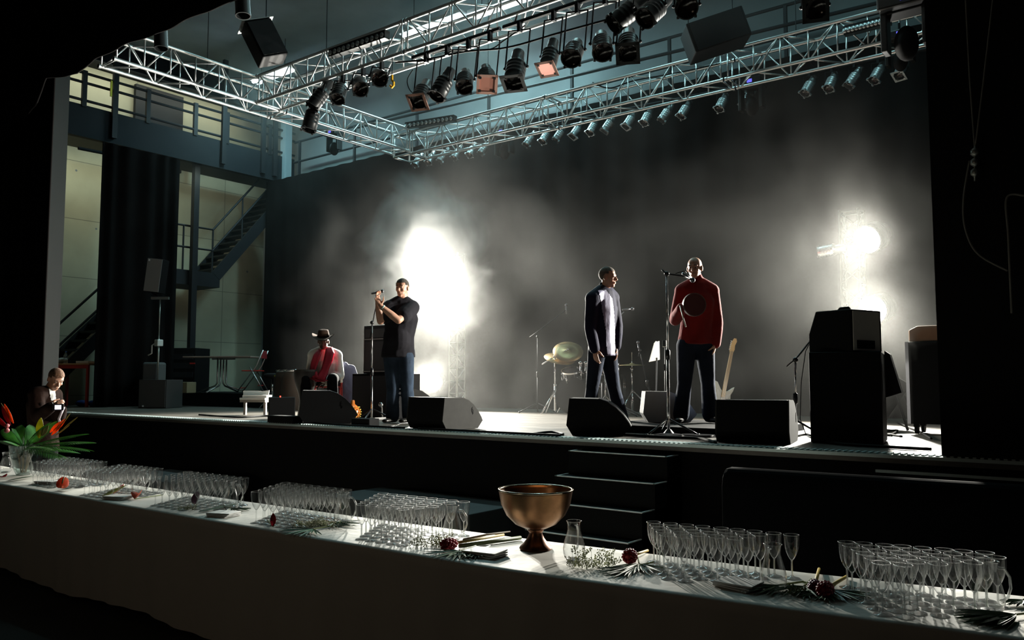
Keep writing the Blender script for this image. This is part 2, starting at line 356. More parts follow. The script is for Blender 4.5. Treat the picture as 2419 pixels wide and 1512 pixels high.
tag(obj('access_door', M().box((-18.52, 10.1, 7.65), (0.1, 1.2, 1.9)), STL), 'dark door recessed in the wall behind the gallery railing', 'door')
# gallery across the back
g2 = thing('rear_gallery', 'dark rear gallery with pipe rails above the backdrop curtain', 'gallery', (-7, 12.8, 6.6))
obj('walkway', M().box((-6.2, 12.8, 6.58), (21.6, 0.72, 0.1)), STL, g2)
for z in (7.0, 7.5): obj('rail', M().tube([(-16.4, 12.48, z), (4.3, 12.48, z)], 0.028), STL, g2)
for k in range(11): obj('post', M().box((-16.2+2.0*k, 12.48, 7.07), (0.05, 0.05, 0.9)), STL, g2)
tag(obj('column', M().box((-16.93, 12.62, 7.6), (0.2, 0.2, 3.3)), mat('pale_blue_column', (0.25, 0.33, 0.36), 0.6)), 'pale steel column where the side and rear galleries meet', 'column')
tag(obj('fly_bar', M().tube([(-13.5, 11.95, 7.2), (4.4, 11.95, 6.72)], 0.03), STL), 'long steel pipe slung above the rear truss', 'pipe')
for i, xx in enumerate((-13.0, -9.5, -6.4, -3.4)):
    pass
# staircase in the wing
stc = thing('staircase', 'dark open steel staircase with landing below the side gallery', 'stairs', (-17.6, 9.5, 1.1))
def beam(m, p0, p1, wdt, hgt):
    p0, p1 = V(p0), V(p1); d = p1-p0; q = V((0, 1, 0)).rotation_difference(d.normalized()).to_matrix()
    return m.box((p0+p1)/2, (wdt, d.length, hgt), q)
X0, X1 = -17.35, -18.3
for xx in (X0, X1):
    obj('stringer', beam(M(), (xx, 11.0, 4.1), (xx, 13.1, 6.55), 0.05, 0.26), STL, stc)
    obj('stringer', beam(M(), (xx, 7.0, 1.15), (xx, 9.7, 4.0), 0.05, 0.24), STL, stc)
obj('landing', M().box((-17.82, 10.4, 4.0), (0.98, 1.4, 0.34)), STL, stc)
for k in range(12):
    t = (k+0.7)/13; obj('tread', M().box((-17.82, 11.0+2.1*t, 4.15+2.45*t), (0.9, 0.26, 0.04)), STL, stc)
for k in range(13):
    t = (k+0.5)/14; obj('tread', M().box((-17.82, 7.0+2.7*t, 1.15+2.85*t), (0.9, 0.26, 0.04)), STL, stc)
for dz in (0.55, 1.05):
    obj('handrail', M().tube([(X0, 9.75, 4.15+dz), (X0, 10.9, 4.15+dz), (X0, 12.95, 6.55+dz)], 0.026), STL, stc)
    obj('handrail', M().tube([(X0, 7.0, 1.3+dz*0.9), (X0, 9.6, 4.0+dz*0.9)], 0.026), STL, stc)
for yy in (9.8, 10.15, 10.35, 10.9): obj('baluster', M().tube([(X0, yy, 4.1), (X0, yy, 5.2)], 0.022), STL, stc)
for t in (0.35, 0.7): obj('baluster', M().tube([(X0, 10.95+2.1*t, 4.2+2.4*t), (X0, 10.95+2.1*t, 5.25+2.4*t)], 0.02), STL, stc)
tag(obj('support_post', M().box((-17.2, 10.33, 3.87), (0.13, 0.13, 5.53)), STL), 'slim dark post between stage floor and side gallery', 'post')
tag(obj('hanging_pipe', M().tube([onx(185, 350, -17.1), onx(262, 365, -17.1)], 0.035).tube([onx(246, 362, -17.1), (-17.1, onx(246, 362, -17.1).y, 6.7)], 0.04), STL), 'short dark pipe hanging under the left end of the gallery', 'pipe')

# fluorescent battens
for i, (p, L) in enumerate(TUBES):
    t = thing('fluorescent_batten', ['bright fluorescent batten left of the two seen through the front truss', 'bright fluorescent batten nearest the top edge of the picture', 'small bright fluorescent batten seen above the left truss corner'][i], 'light', p+V((0, 0, 0.1)), 'fluorescent battens')
    obj('housing', M().box(p+V((0, 0, 0.05)), (L+0.1, 0.24, 0.07)), WHT, t)
    for dy in (-0.06, 0.06): obj('tube', M().tube([p+V((-L/2, dy, 0)), p+V((L/2, dy, 0))], 0.045), mat('fluorescent_tube', (0.9, 0.95, 1), emit=(0.72, 0.88, 1.0), es=30), t)
    obj('hanger', M().tube([p+V((-L/3, 0, 0.08)), p+V((-L/3, 0, 0.75))], 0.008).tube([p+V((L/3, 0, 0.08)), p+V((L/3, 0, 0.75))], 0.008), STL, t)

# ================================================================ trusses
def truss(name, label, p0, p1, size, nsec, bay, rc=0.024, rb=0.011, size2=None, side=None, al=None):
    p0, p1 = V(p0), V(p1); d = (p1-p0); L = d.length; d.normalize(); size2 = size2 or size
    s = side if side is not None else V((0, 0, 1)).cross(d).normalized(); u = d.cross(s).normalized()
    if u.z < 0 and abs(d.z) < 0.5: u = -u
    t = thing(name, label, 'truss', p0, 'aluminium trusses')
    cs = [s*a*size/2+u*b*size2/2 for a, b in ((-1, -1), (1, -1), (1, 1), (-1, 1))]; sl = L/nsec
    for k in range(nsec):
        a0 = p0+d*(sl*k+0.012); a1 = p0+d*(sl*(k+1)-0.012); m = M()
        for c in cs:
            m.tube([a0+c, a1+c], rc, 10)
            m.tube([a0+c, a0+c+d*0.03], rc*1.35, 10); m.tube([a1+c-d*0.03, a1+c], rc*1.35, 10)
        sec = obj('truss_section', m, al or ALU, t, smooth=True, auto=True)
        nb = max(2, round((sl-0.1)/bay)); bl = (sl-0.1)/nb
        for fi in range(4):
            m = M(); c0, c1 = cs[fi], cs[(fi+1) % 4]; st = a0+d*0.04
            for j in range(nb+1):
                q = st+d*bl*j
                if fi in (1, 3) or j in (0, nb): m.tube([q+c0, q+c1], rb, 6)
                if j < nb: m.tube([q+(c0 if (j+fi) % 2 else c1)+d*0.02, q+d*(bl-0.02)+(c1 if (j+fi) % 2 else c0)], rb, 6)
            obj('lattice', m, al or ALU, sec, smooth=True)
    return t
ZT = 5.93
truss('side_truss', 'left silver box truss running from the front towards the rear of the stage', (-10.45, 4.95, ZT), (-10.45, 10.28, ZT), 0.40, 2, 0.36)
truss('front_truss', 'nearer silver box truss carrying the row of large black lamps', (-10.23, 7.28, ZT), (-1.0, 7.28, ZT), 0.40, 3, 0.36)
truss('rear_truss', 'rear silver box truss crossing above the backdrop and row of small lamps', (-10.23, 10.5, ZT-0.05), (-1.35, 10.5, ZT-0.05), 0.40, 3, 0.36)
cb = thing('truss_corner', 'silver truss corner cube where the left and rear trusses meet', 'truss', (-10.45, 10.5, ZT-0.2), 'aluminium trusses')
m = M()
for a in (-1, 1):
    for b2 in (-1, 1):
        m.tube([(-10.45+0.2*a, 10.5+0.2*b2, ZT-0.23), (-10.45+0.2*a, 10.5+0.2*b2, ZT+0.18)], 0.024)
        for z in (ZT-0.25, ZT+0.15):
            if b2 > 0: m.tube([(-10.45+0.2*a, 10.3, z), (-10.45+0.2*a, 10.7, z)], 0.022)
            if a > 0: m.tube([(-10.65, 10.5+0.2*b2, z), (-10.25, 10.5+0.2*b2, z)], 0.022)
obj('cube_frame', m, ALU, cb, smooth=True)
TL = truss('lamp_tower', 'silver truss tower behind the standing man in the dark T-shirt', (-10.02, 11.35, ST+0.005), (-10.02, 11.35, 4.0), 0.20, 1, 0.24, 0.017, 0.008, side=V((1, 0, 0)), al=DALU)
TR = truss('lamp_tower', 'silver truss tower with two blazing lamps at the right of the stage', (-3.02, 11.4, ST+0.005), (-3.02, 11.4, 3.92), 0.24, 1, 0.24, 0.016, 0.008, side=V((1, 0, 0)), al=DALU)
for tw, xx, yy in ((TL, -10.02, 11.35), (TR, -3.02, 11.4)):
    obj('base_plate', M().box((xx, yy, ST+0.008), (0.5, 0.5, 0.012)), ALU, tw)
# suspension chains of the trusses
cm = []
for i, (xx, yy, lb) in enumerate(((-8.9, 7.28, 'left chain above the front truss'), (-4.2, 7.28, 'right chain above the front truss'), (-8.6, 10.5, 'left chain above the rear truss'), (-3.4, 10.5, 'right chain above the rear truss'), (-10.45, 6.4, 'steel chain above the left truss'))):
    m = M().tube([(xx, yy, ZT+0.17), (xx, yy, 9.25)], 0.006, 6); pass
    tag(obj('hoist_chain', m, STL), 'thin dark hoist '+lb, 'chain', 'hoist chains')
# ================================================================ stage lanterns
CAN = mat('lantern_black', (0.010, 0.012, 0.013), 0.4, 0.1)
CANS = mat('lantern_silver', (0.42, 0.45, 0.46), 0.42, 0.9)
GELP = mat('pink_gel', (0.45, 0.20, 0.15), 0.35); GELF = mat('gel_frame', (0.42, 0.24, 0.19), 0.5)
LENS = mat('dark_lens', (0.02, 0.012, 0.01), 0.1)
HOTL = mat('lit_lens', (1, 1, 1), emit=(1.0, 0.97, 0.9), es=160)
def parcan(name, label, cat, group, L=0.42, R=0.105, m_=CAN, frame=None, lit=False, yoke=True, hang=0.30, gel=None):
    # aims along -Z from its pivot at the origin; the yoke goes up +Z to the clamp
    t = thing(name, label, cat, (0, 0, 0), group)
    pr = [(R*0.45, L*0.52), (R*0.62, L*0.5), (R*0.66, L*0.3), (R*0.7, L*0.28), (R*0.7, L*0.2), (R*0.8, L*0.16), (R*0.93, L*0.1)]
    for k in range(4): z = L*(0.08-0.11*k); pr += [(R, z), (R*1.03, z-0.006), (R*1.03, z-0.018), (R, z-0.024)]
    pr += [(R, -L*0.46), (R*1.09, -L*0.46), (R*1.09, -L*0.5), (R*0.97, -L*0.5), (R*0.95, -L*0.3), (R*0.6, L*0.1)]
    m = M().lathe(pr, n=24)
    m.add([(R*0.45*math.cos(2*PI*k/24), R*0.45*math.sin(2*PI*k/24), L*0.52) for k in range(24)], [tuple(range(24))])
    for k in range(4): a = PI/4+k*PI/2; m.box((R*1.12*math.cos(a), R*1.12*math.sin(a), -L*0.5), (0.025, 0.025, 0.03))
    obj('can', m, m_, t, smooth=True, auto=True)
    ln = M().lathe([(0.001, -L*0.30), (R*0.6, -L*0.31), (R*0.93, -L*0.36)], n=24)
    obj('lens', ln, HOTL if lit else LENS, t, smooth=True)
    if frame:
        S = R*1.18; fr = M()
        for a, b2 in ((-1, 0), (1, 0), (0, -1), (0, 1)): fr.box((a*S*0.86, b2*S*0.86, -L*0.52), (S*2 if a == 0 else S*0.28, S*2 if b2 == 0 else S*0.28, 0.008))
        obj('gel_frame', fr, frame, t)
        if gel: obj('gel', M().box((0, 0, -L*0.515), (S*1.5, S*1.5, 0.002)), gel, t)
    return t
def rig(t, pos, aim, bar=None, label=None):
    t.location = pos; d = (V(aim)-V(pos)).normalized(); t.rotation_mode = 'XYZ'
    t.rotation_euler = d.to_track_quat('-Z', 'Y').to_euler()
    if label: t['label'] = label
    bpy.context.view_layer.update()
    # yoke and clamp reach straight up to the bar, in world space
    R = t.get('rad', 0.11); s = V((-d.y, d.x, 0)); s = s.normalized() if s.length > 1e-3 else V((1, 0, 0)); p = V(pos); top = bar if bar else p+V((0, 0, 0.26))
    yk = top-V((0, 0, 0.05)); u = (yk-p).normalized()
    m = M()
    for a in (-1, 1):
        m.tube([p+s*a*(R+0.015), p+s*a*(R+0.015)+u*max(0.05, (yk-p).length-0.03)], 0.009, 6)
    m.tube([p+s*(R+0.02)+u*((yk-p).length-0.03), p-s*(R+0.02)+u*((yk-p).length-0.03)], 0.009, 6)
    m.box(top-V((0, 0, 0.045)), (0.04, 0.05, 0.12))
    m.ball(p+s*(R+0.02), 0.018, 8); m.ball(p-s*(R+0.02), 0.018, 8)
    inv = t.matrix_world.inverted(); m.v = [inv @ v for v in m.v]
    LOC[t] = V((0, 0, 0)); obj('yoke', m, STL, t)
    return t
# --- the lamps under the front truss: (px, py of body, aim direction in picture (dx, dy), away component, kind)
BARY = 7.12
def clampbar(name, label, x0, x1, y, z, m_=STL, r=0.026):
    return tag(obj(name, M().tube([(x0, y, z), (x1, y, z)], r), m_), label, 'bar')
clampbar('lighting_bar', 'short dark bar slung below the front truss with four lamps', -6.98, -5.6, 7.05, 5.60)
clampbar('lighting_bar', 'dark bar slung below the front truss towards the right with five lamps', -5.55, -3.7, 7.05, 5.60)
mm = M()
for x in (-6.8, -5.8, -5.4, -3.9): mm.tube([(x, 7.05, 5.58), (x, 7.12, 5.76)], 0.012, 6)
tag(obj('bar_clamps', mm, STL), 'clamps holding the slung bars under the front truss', 'clamp', kind='stuff')
PARL = [
 # px, py, depth-plane y, aim offset in the picture (px), extra nearer, radius, length, frame, label
 (760, 222, 7.08, (-45, 60), .15, .095, .46, None, 'large black lamp under the front truss, leftmost of the row and tilted to the left'),
 (738, 272, 7.08, (-16, 60), .1, .1, .46, None, 'black lamp hanging lowest, below the leftmost lamp of the front truss'),
 (803, 212, 7.08, (-14, 50), .35, .095, .40, None, 'black lamp second from the left directly under the front truss'),
 (850, 200, 7.08, (4, 35), .6, .1, .36, None, 'black lamp third from the left under the front truss, facing forward'),
 (894, 182, 7.08, (10, 14), .7, .1, .36, None, 'black lamp just left of the yellow hook, facing the camera'),
 (998, 218, 7.0, (-22, 45), .4, .1, .42, 'p', 'black lamp with tilted pink gel frame, leftmost on the slung bar'),
 (1048, 197, 7.0, (-28, 52), .2, .1, .42, None, 'slim black lamp between the pink-framed lamp and the short upright lamp'),
 (1098, 188, 7.0, (-4, 45), .5, .095, .36, None, 'short upright black lamp left of the square peach gel'),
 (1149, 180, 7.0, (4, 45), .5, .1, .38, 'g', 'black lamp with square peach gel facing down over the stage'),
 (1219, 160, 7.0, (-10, 60), .3, .11, .46, 'k', 'boxy black theatre lantern with yoke right of the peach gel lamp'),
 (1300, 130, 7.0, (-14, 56), .3, .09, .42, 'l', 'black lamp with bright glowing pink gel'),
 (1356, 120, 7.0, (-16, 40), .5, .1, .38, None, 'black lamp immediately right of the glowing pink gel'),
 (1422, 103, 7.0, (4, 46), .5, .1, .38, None, 'black lamp second to the right of the glowing pink gel'),
 (1484, 100, 7.0, (-2, 46), .45, .1, .42, 'k', 'black lamp with dark square frame below the right of the front truss'),
 (1487, 28, 6.9, (-50, 38), .1, .1, .44, None, 'large black lamp lying tilted at the top of the picture, left one of two'),
 (1550, 20, 6.9, (-40, 36), .3, .1, .42, None, 'large black lamp lying tilted at the top of the picture, right one of two'),
 (1622, 12, 6.9, (0, 20), .8, .1, .34, None, 'dark lamp at the top edge facing the camera, right of the tilted pair'),
 (1925, 14, 6.9, (6, 22), .8, .09, .34, 'k', 'lone dark lamp at the top edge of the hazy right side'),
]
for (px, py, yy, (ax, ay), nr, R, L, fr, lb) in PARL:
    p = ony(px, py, yy); dpt = (p-CAM).dot(FW)
    aim = at(px+ax*4, py+ay*4, dpt*(1-nr*0.25))
    t = parcan('stage_lamp', lb, 'stage light', 'black lamps under the front truss', L, R, CAN, {'p': GELF, 'g': GELF, 'k': CAN, 'l': GELF}.get(fr), False, gel={'g': GELP, 'l': mat('glowing_gel', (0.5, 0.2, 0.15), 0.3, emit=(1.0, 0.5, 0.38), es=0.9)}.get(fr))
    t['rad'] = R
    bz = 5.72 if py < 1e9 and lb and px < 900 else 5.58
    bar = V((p.x+0.02, yy+0.04, max(bz, p.z+0.14)))
    if px == 738: bar = V((p.x+0.05, yy, p.z+0.34))
    rig(t, p, aim, bar); del t['rad']
# glowing bulb inside the lit pink gel
q = ony(1296, 160, 7.0)
# --- the row of small lamps on the bar behind the rear truss
tag(obj('lighting_bar', M().tube([(-10.9, 11.2, 6.06), (-1.5, 11.2, 5.80)], 0.022), STL), 'long dark bar behind the rear truss carrying the row of small silver lamps', 'bar')
mm = M()
for k in range(6): mm.tube([(-10.2+1.7*k, 11.2, 5.94), (-10.2+1.7*k, 10.72, 5.94)], 0.012, 6)
tag(obj('bar_bracket', mm, STL), 'brackets between the rear truss and the bar of small lamps', 'bracket', kind='stuff')
def zbar(x): return 6.06+(x+10.9)/9.4*(5.80-6.06)
def smallpar(frame):
    t = parcan('par_lamp', '', 'stage light', 'small silver lamps in the row below the rear truss', 0.31, 0.068, CANS, frame)
    Q = V((-0.30, -0.50, -0.85)).normalized().to_track_quat('-Z', 'Y').to_matrix()
    for ch in t.children:
        me = ch.data
        for v in me.vertices: v.co = Q @ v.co
    m = M().tube([(-0.08, 0, 0.0), (-0.08, 0, 0.13), (0.08, 0, 0.13), (0.08, 0, 0.0)], 0.006, 6); m.box((0, 0, 0.155), (0.03, 0.035, 0.06)); obj('yoke', m, STL, t)
    return t
protos = [smallpar(None), smallpar(CANS)]; seen = [0, 0]
REAR = [990, 1019, 1050, 1082, 1116, 1147, 1254, 1290, 1325, 1364, 1402, 1440, 1490, 1530, 1576, 1620, 1708, 1772, 1915, 1968, 2023, 2079, 2136]
for i, px in enumerate(REAR):
    k = 1 if px in (1364, 1440, 1490, 2136, 1772) else 0; x = ony(px, 300, 11.2).x
    t = dup(protos[k]) if seen[k] else protos[k]; seen[k] = 1
    t['label'] = 'small silver lamp below the rear truss, '+(ORD[i] if i < 20 else ['twenty-first', 'twenty-second', 'twenty-third'][i-20])+' of the row counting from the left'
    t.location = (x, 11.2, zbar(x)-0.18); t.rotation_euler = (0, 0, 0.35*math.sin(i*2.1)+(0.3 if px < 1160 else 0))
# --- moving heads with blue displays
def mover(px, py, yy, label, s=1.0):
    p = ony(px, py, yy); t = thing('moving_head', label, 'stage light', p, 'moving heads with blue displays')
    obj('base', M().box(p, (0.36*s, 0.3*s, 0.12*s)), CAN, t, bevel=0.02)
    m = M(); m.box(p-V((0.15*s, 0, 0.2*s)), (0.05*s, 0.14*s, 0.34*s)); m.box(p-V((-0.15*s, 0, 0.2*s)), (0.05*s, 0.14*s, 0.34*s)); m.box(p-V((0, 0, 0.05*s)), (0.3*s, 0.12*s, 0.05*s))
    obj('yoke', m, CAN, t, bevel=0.01)
    obj('head', M().ell(p-V((0, 0, 0.32*s)), (0.09*s, 0, 0), (0, 0.10*s, 0), (0, 0, 0.14*s)), BLK, t, smooth=True)
    obj('display', M().box(p+V((0.03*s, -0.152*s, 0.0)), (0.07*s, 0.01, 0.045*s)), mat('blue_display', (0.1, 0.1, 0.5), emit=(0.16, 0.16, 1.0), es=1.1), t)
    obj('clamp', M().tube([p+V((0, 0, 0.04)), (p.x, p.y, 9.3 if yy < 9 else p.z+0.19*s)], 0.015, 6), STL, t)
mover(790, 316, 11.0, 'moving head light with blue display in the haze, leftmost')
mover(1192, 316, 11.0, 'moving head light with blue display below the middle of the rear truss')
mover(1775, 199, 11.0, 'moving head light with blue display below the right part of the rear truss')
mover(2138, 10, 8.6, 'large moving head light with blue display in the top right corner', 1.25)
mover(2125, 88, 10.3, 'dark moving head light at the right end of the rear truss', 0.9)
# --- strip lights on the trusses
def strip(p0, p1, label, r=0.05):
    p0, p1 = V(p0), V(p1); t = thing('strip_light', label, 'stage light', p0, 'strip lights on the trusses')
    obj('housing', beam(M(), p0, p1, 0.09, 0.11), CAN, t)
    m = M(); n = 12
    for k in range(n): q = p0.lerp(p1, (k+0.5)/n); m.lathe([(0.03, 0), (0.034, -0.012), (0.001, -0.014)], q+V((0, -0.048, -0.01)), (0, 1, 0), 10)
    obj('lens_row', m, CANS, t, smooth=True)
strip(ony(782, 128, 7.02), ony(915, 82, 7.02), 'dark strip light clamped to the upper left of the front truss')
strip(ony(960, 298, 10.25), ony(1075, 280, 10.25), 'dotted strip light at the left end of the rear truss')
strip(ony(1995, 75, 10.25), ony(2105, 47, 10.25), 'dark strip light at the right end of the rear truss')
# --- hanging speaker, top left
def hangbox(name, label, cat, c, w3, rot, wires, parts=True, m_=BLK):
    t = thing(name, label, cat, c); c = V(c)
    obj('cabinet', M().box(c, w3, rot), m_, t, bevel=0.015)
    n = rot @ V((0, -1, 0)); obj('grille', M().box(c+n*(w3[1]/2+0.006), (w3[0]*0.9, 0.012, w3[2]*0.92), rot), BLKG, t)
    for a in (-1, 1):
        q = c+rot @ V((a*w3[0]*0.4, 0, w3[2]/2)); obj('suspension_wire', M().tube([q, (q.x, q.y, 9.25)], 0.007, 6), STL, t)
    return t
cs_ = ony(625, 102, 6.6)
rot = Matrix.Rotation(math.radians(27), 3, -FH) @ Matrix.Rotation(YAW-math.radians(-33), 3, 'Z')
hs = hangbox('hanging_speaker', 'black box loudspeaker hanging tilted above the left truss', 'speaker', cs_, (0.38, 0.28, 0.56), rot, 2)
obj('rigging_plate', M().box(cs_+rot @ V((0, 0, 0.29)), (0.46, 0.3, 0.012), rot), ALU, hs)
cs_ = ony(1690, 85, 9.8)
rot = Matrix.Rotation(math.radians(35), 3, 'Z') @ Matrix.Rotation(math.radians(-18), 3, 'Y')
hangbox('hanging_speaker', 'large dark loudspeaker hanging in the haze behind the top right lamps', 'speaker', cs_, (0.75, 0.45, 0.4), rot, 2)
# black cans under the border curtain
for i, (px, py, lb) in enumerate(((573, 8, 'plain black cylinder lamp at the top edge beside the border curtain'), (380, 88, 'plain black cylinder lamp half hidden behind the border curtain'))):
    p = ony(px, py, 4.75); t = thing('house_lamp', lb, 'stage light', p, 'black cylinder lamps by the border curtain')
    ax = V((0.12, 0.0, -1)).normalized()
    obj('can', M().lathe([(0.001, -0.16), (0.075, -0.16), (0.075, 0.12), (0.078, 0.12), (0.078, 0.14), (0.068, 0.14), (0.066, 0.0), (0.001, 0.0)], p, ax, 24), CAN, t, smooth=True, auto=True)
    obj('rod', M().tube([p+V((-0.01, 0, 0.14)), (p.x, p.y, 9.2)], 0.012, 6), STL, t)
# yellow hook and safety cables
hk = thing('rigging_hook', 'small yellow rigging hook dangling from the front truss', 'hook', ony(926, 178, 7.1))
p = ony(926, 190, 7.1); obj('hook', M().tube([p+V((0, 0, 0.07)), p, p+V((0.03, 0, -0.03)), p+V((0.03, 0, -0.07)), p+V((0, 0, -0.09)), p+V((-0.03, 0, -0.06))], 0.016), mat('hook_yellow', (0.75, 0.42, 0.02), 0.4), hk)
obj('strap', M().tube([p+V((0, 0, 0.07)), p+V((0, 0, 0.33))], 0.005, 6), BLK, hk)
def cable(pts, r, label, m_=BLK, cat='cable', name='cable', group=None, sub=8):
    P = [V(p) for p in pts]; out = []
    for i in range(len(P)-1):
        a = P[max(i-1, 0)]; b2 = P[i]; c = P[i+1]; d = P[min(i+2, len(P)-1)]
        for k in range(sub):
            t = k/sub; out.append(0.5*((2*b2)+(c-a)*t+(2*a-5*b2+4*c-d)*t*t+(3*b2-a-3*c+d)*t**3))
    out.append(P[-1]); return tag(obj(name, M().tube(out, r, 8), m_, smooth=True), label, cat, group)
def ycab(pp, yy, *a, **k): return cable([ony(x, y, yy) for x, y in pp], *a, **k)
ycab([(935, 148), (1010, 140), (1100, 122), (1200, 112), (1320, 78), (1440, 45)], 7.05, 0.012, 'thick black cable draped along the underside of the front truss')
ycab([(975, 165), (962, 190), (970, 215), (990, 228)], 7.0, 0.006, 'thin cable loop hanging left of the pink-framed lamp')
ycab([(1020, 128), (1060, 118), (1150, 118), (1190, 96), (1240, 60)], 7.2, 0.008, 'black cable looped inside the front truss')
ycab([(1255, 255), (1270, 300), (1262, 330)], 11.1, 0.006, 'thin cable dangling below the rear truss')
ycab([(1400, 195), (1440, 208), (1500, 190), (1600, 172), (1700, 150)], 10.3, 0.01, 'black cable lying along the rear truss')
# --- emitting lamps on the towers
for i, (p, tg, e, c) in enumerate(TOWER_LAMPS):
    lb = ['topmost blazing lamp on the left tower wrapped in smoke', 'second blazing lamp on the left tower at head height of the man in the T-shirt', 'low blazing lamp behind the central monitor wedge', 'upper blazing lamp on the right tower', 'lower blazing lamp on the right tower beside the stacked speaker'][i]
    t = parcan('tower_lamp', lb, 'stage light', 'lit lamps on the side towers', 0.40, 0.18, CAN, None, True)
    LOC[t] = V((0, 0, 0)); d = (tg-p).normalized(); t.location = p-d*0.03; t.rotation_mode = 'XYZ'; t.rotation_euler = d.to_track_quat('-Z', 'Y').to_euler()
    t.location = p-d*0.16
    bpy.context.view_layer.update(); inv = t.matrix_world.inverted()
    tx = V((-10.02 if i < 3 else -3.02, 11.3, p.z)); m = M().tube([t.location, tx], 0.016, 6); m.v = [inv @ v for v in m.v]; obj('bracket', m, STL, t)
p = ony(1965, 590, 11.2); t = parcan('tower_lamp', 'unlit lamp with shiny housing on the left side of the right tower', 'stage light', 'lamps on the side towers', 0.34, 0.09, mat('bright_steel', (0.8, 0.8, 0.8), 0.25, 1.0))
t.location = p; t.rotation_euler = V((-1, -0.1, -0.12)).to_track_quat('-Z', 'Y').to_euler()
bpy.context.view_layer.update(); inv = t.matrix_world.inverted(); m = M().tube([p, (-3.1, 11.3, p.z)], 0.015, 6); m.v = [inv @ v for v in m.v]; obj('bracket', m, STL, t)
# rope, shackle and cable on the right proscenium wall
rp = thing('hanging_rope', 'rope with steel shackle hanging on the dark right wall', 'rope', ony(2303, 380, 6.1))
m = M().tube([ony(2278, -60, 6.2), ony(2290, 180, 6.2), ony(2302, 345, 6.2)], 0.005, 6).tube([ony(2352, -60, 6.2), ony(2322, 200, 6.2), ony(2304, 345, 6.2)], 0.005, 6)
GRP = mat('grey_rope', (0.16, 0.15, 0.13), 0.8); obj('rope', m, GRP, rp)
m = M(); 
for k in range(3): q = ony(2303, 360+24*k, 6.2); m.lathe([(0.012, -0.03), (0.028, -0.015), (0.028, 0.015), (0.012, 0.03)], q, (0, 0, 1), 12)
m.tube([ony(2303, 345, 6.2), ony(2303, 428, 6.2)], 0.008, 6); obj('shackle', m, mat('worn_steel', (0.3, 0.3, 0.28), 0.4, 0.9), rp, smooth=True)
ycab([(2290, 380), (2276, 470), (2280, 540), (2310, 600), (2380, 640)], 6.2, 0.006, 'thin cable curving down the dark right wall from the shackle', GRP)
ycab([(2419, 462), (2378, 468), (2382, 560), (2390, 740)], 6.2, 0.007, 'thin pipe edge running down the dark wall at the far right', GRP, 'pipe', 'conduit')
# ================================================================ things on the stage
def stn(px, py, z=ST): return onz(px, py, z)
ZS = ST+0.003
WEDGE = [(0.0, 0.10), (0.06, 0.0), (0.54, 0.0), (0.62, 0.09), (0.60, 0.13), (0.55, 0.20), (0.48, 0.27), (0.40, 0.325), (0.31, 0.355), (0.03, 0.36)]
def wedge(label, base, ang, width=0.5, s=1.0, side=GREYP):
    t = thing('stage_monitor', label, 'speaker', (0, 0, 0), 'wedge monitors on the stage')
    w2 = width/2; P = [(a*s-0.3*s, b2*s) for a, b2 in WEDGE]
    obj('cabinet', M().prism(P, (-w2+0.012, 0, 0), (0, 1, 0), (0, 0, 1), (width-0.024, 0, 0)), BLK, t, bevel=0.006)
    for a in (-1, 1):
        sp = obj('side_panel', M().prism(P, (a*w2-(0.012 if a > 0 else 0), 0, 0), (0, 1, 0), (0, 0, 1), (0.012, 0, 0)), side, t)
        q = [(0.14*s+0.028*math.cos(2*PI*k/16)+(0.03 if math.cos(2*PI*k/16) < 0 else -0.0), 0.2*s-(0.02 if math.cos(2*PI*k/16) > 0 else -0.03)+0.02*math.sin(2*PI*k/16)) for k in range(16)]
        obj('handle_recess', M().prism(q, (a*(w2+0.0005), 0, 0), (0, 1, 0), (0, 0, 1), (a*0.002, 0, 0)), BLK, sp)
    G = [(a*s-0.3*s+0.004, b2*s+0.004) for a, b2 in WEDGE[3:9]]; G2 = [(a-0.02, b2-0.02) for a, b2 in reversed(G)]
    obj('grille', M().prism(G+G2, (-w2+0.03, 0, 0), (0, 1, 0), (0, 0, 1), (width-0.06, 0, 0)), STL, t)
    t.location = base; t.rotation_euler = (0, 0, ang); return t
# profile's +Y is the curved grille side
wedge('black monitor wedge seen side-on in front of the seated man with the hat', V((-8.05, 6.70, ZS)), math.radians(-40), 0.55, 1.12, BLK)
wedge('black monitor wedge with pale side in front of the man in the dark T-shirt', V((-6.12, 6.72, ZS)), math.radians(-6), 0.60, 0.95)
wedge('black monitor wedge seen side-on in front of the man in the navy shirt', V((-4.22, 6.86, ZS)), math.radians(-61), 0.5, 0.98, BLK)  # side panels given black to stand for unlit grey
wedge('square black monitor wedge between the man in red and the stacked speaker', V((-2.66, 6.92, ZS)), math.radians(12), 0.6, 1.0)
GREYP_LIT = mat('lit_grey_plywood', (0.70, 0.69, 0.66), 0.6, var=0.05)  # grey side lightened in colour to stand for strong light on it
wedge('monitor wedge with grey side painted as lit on the low platform behind the navy-shirted man', V((-4.16, 8.18, ST+0.078)), math.radians(-56), 0.40, 0.92, GREYP_LIT)
wedge('small tilted speaker behind the legs of the man in the T-shirt', V((*at(972, 965, 11.6).xy, ZS)), math.radians(-35), 0.4, 1.15)
# low platform
pf = tag(obj('riser', M().box((-3.75, 8.05, ST+0.038), (1.75, 1.5, 0.072)), BLK, bevel=0.005), 'thin black platform under the man in the red sweater', 'platform')
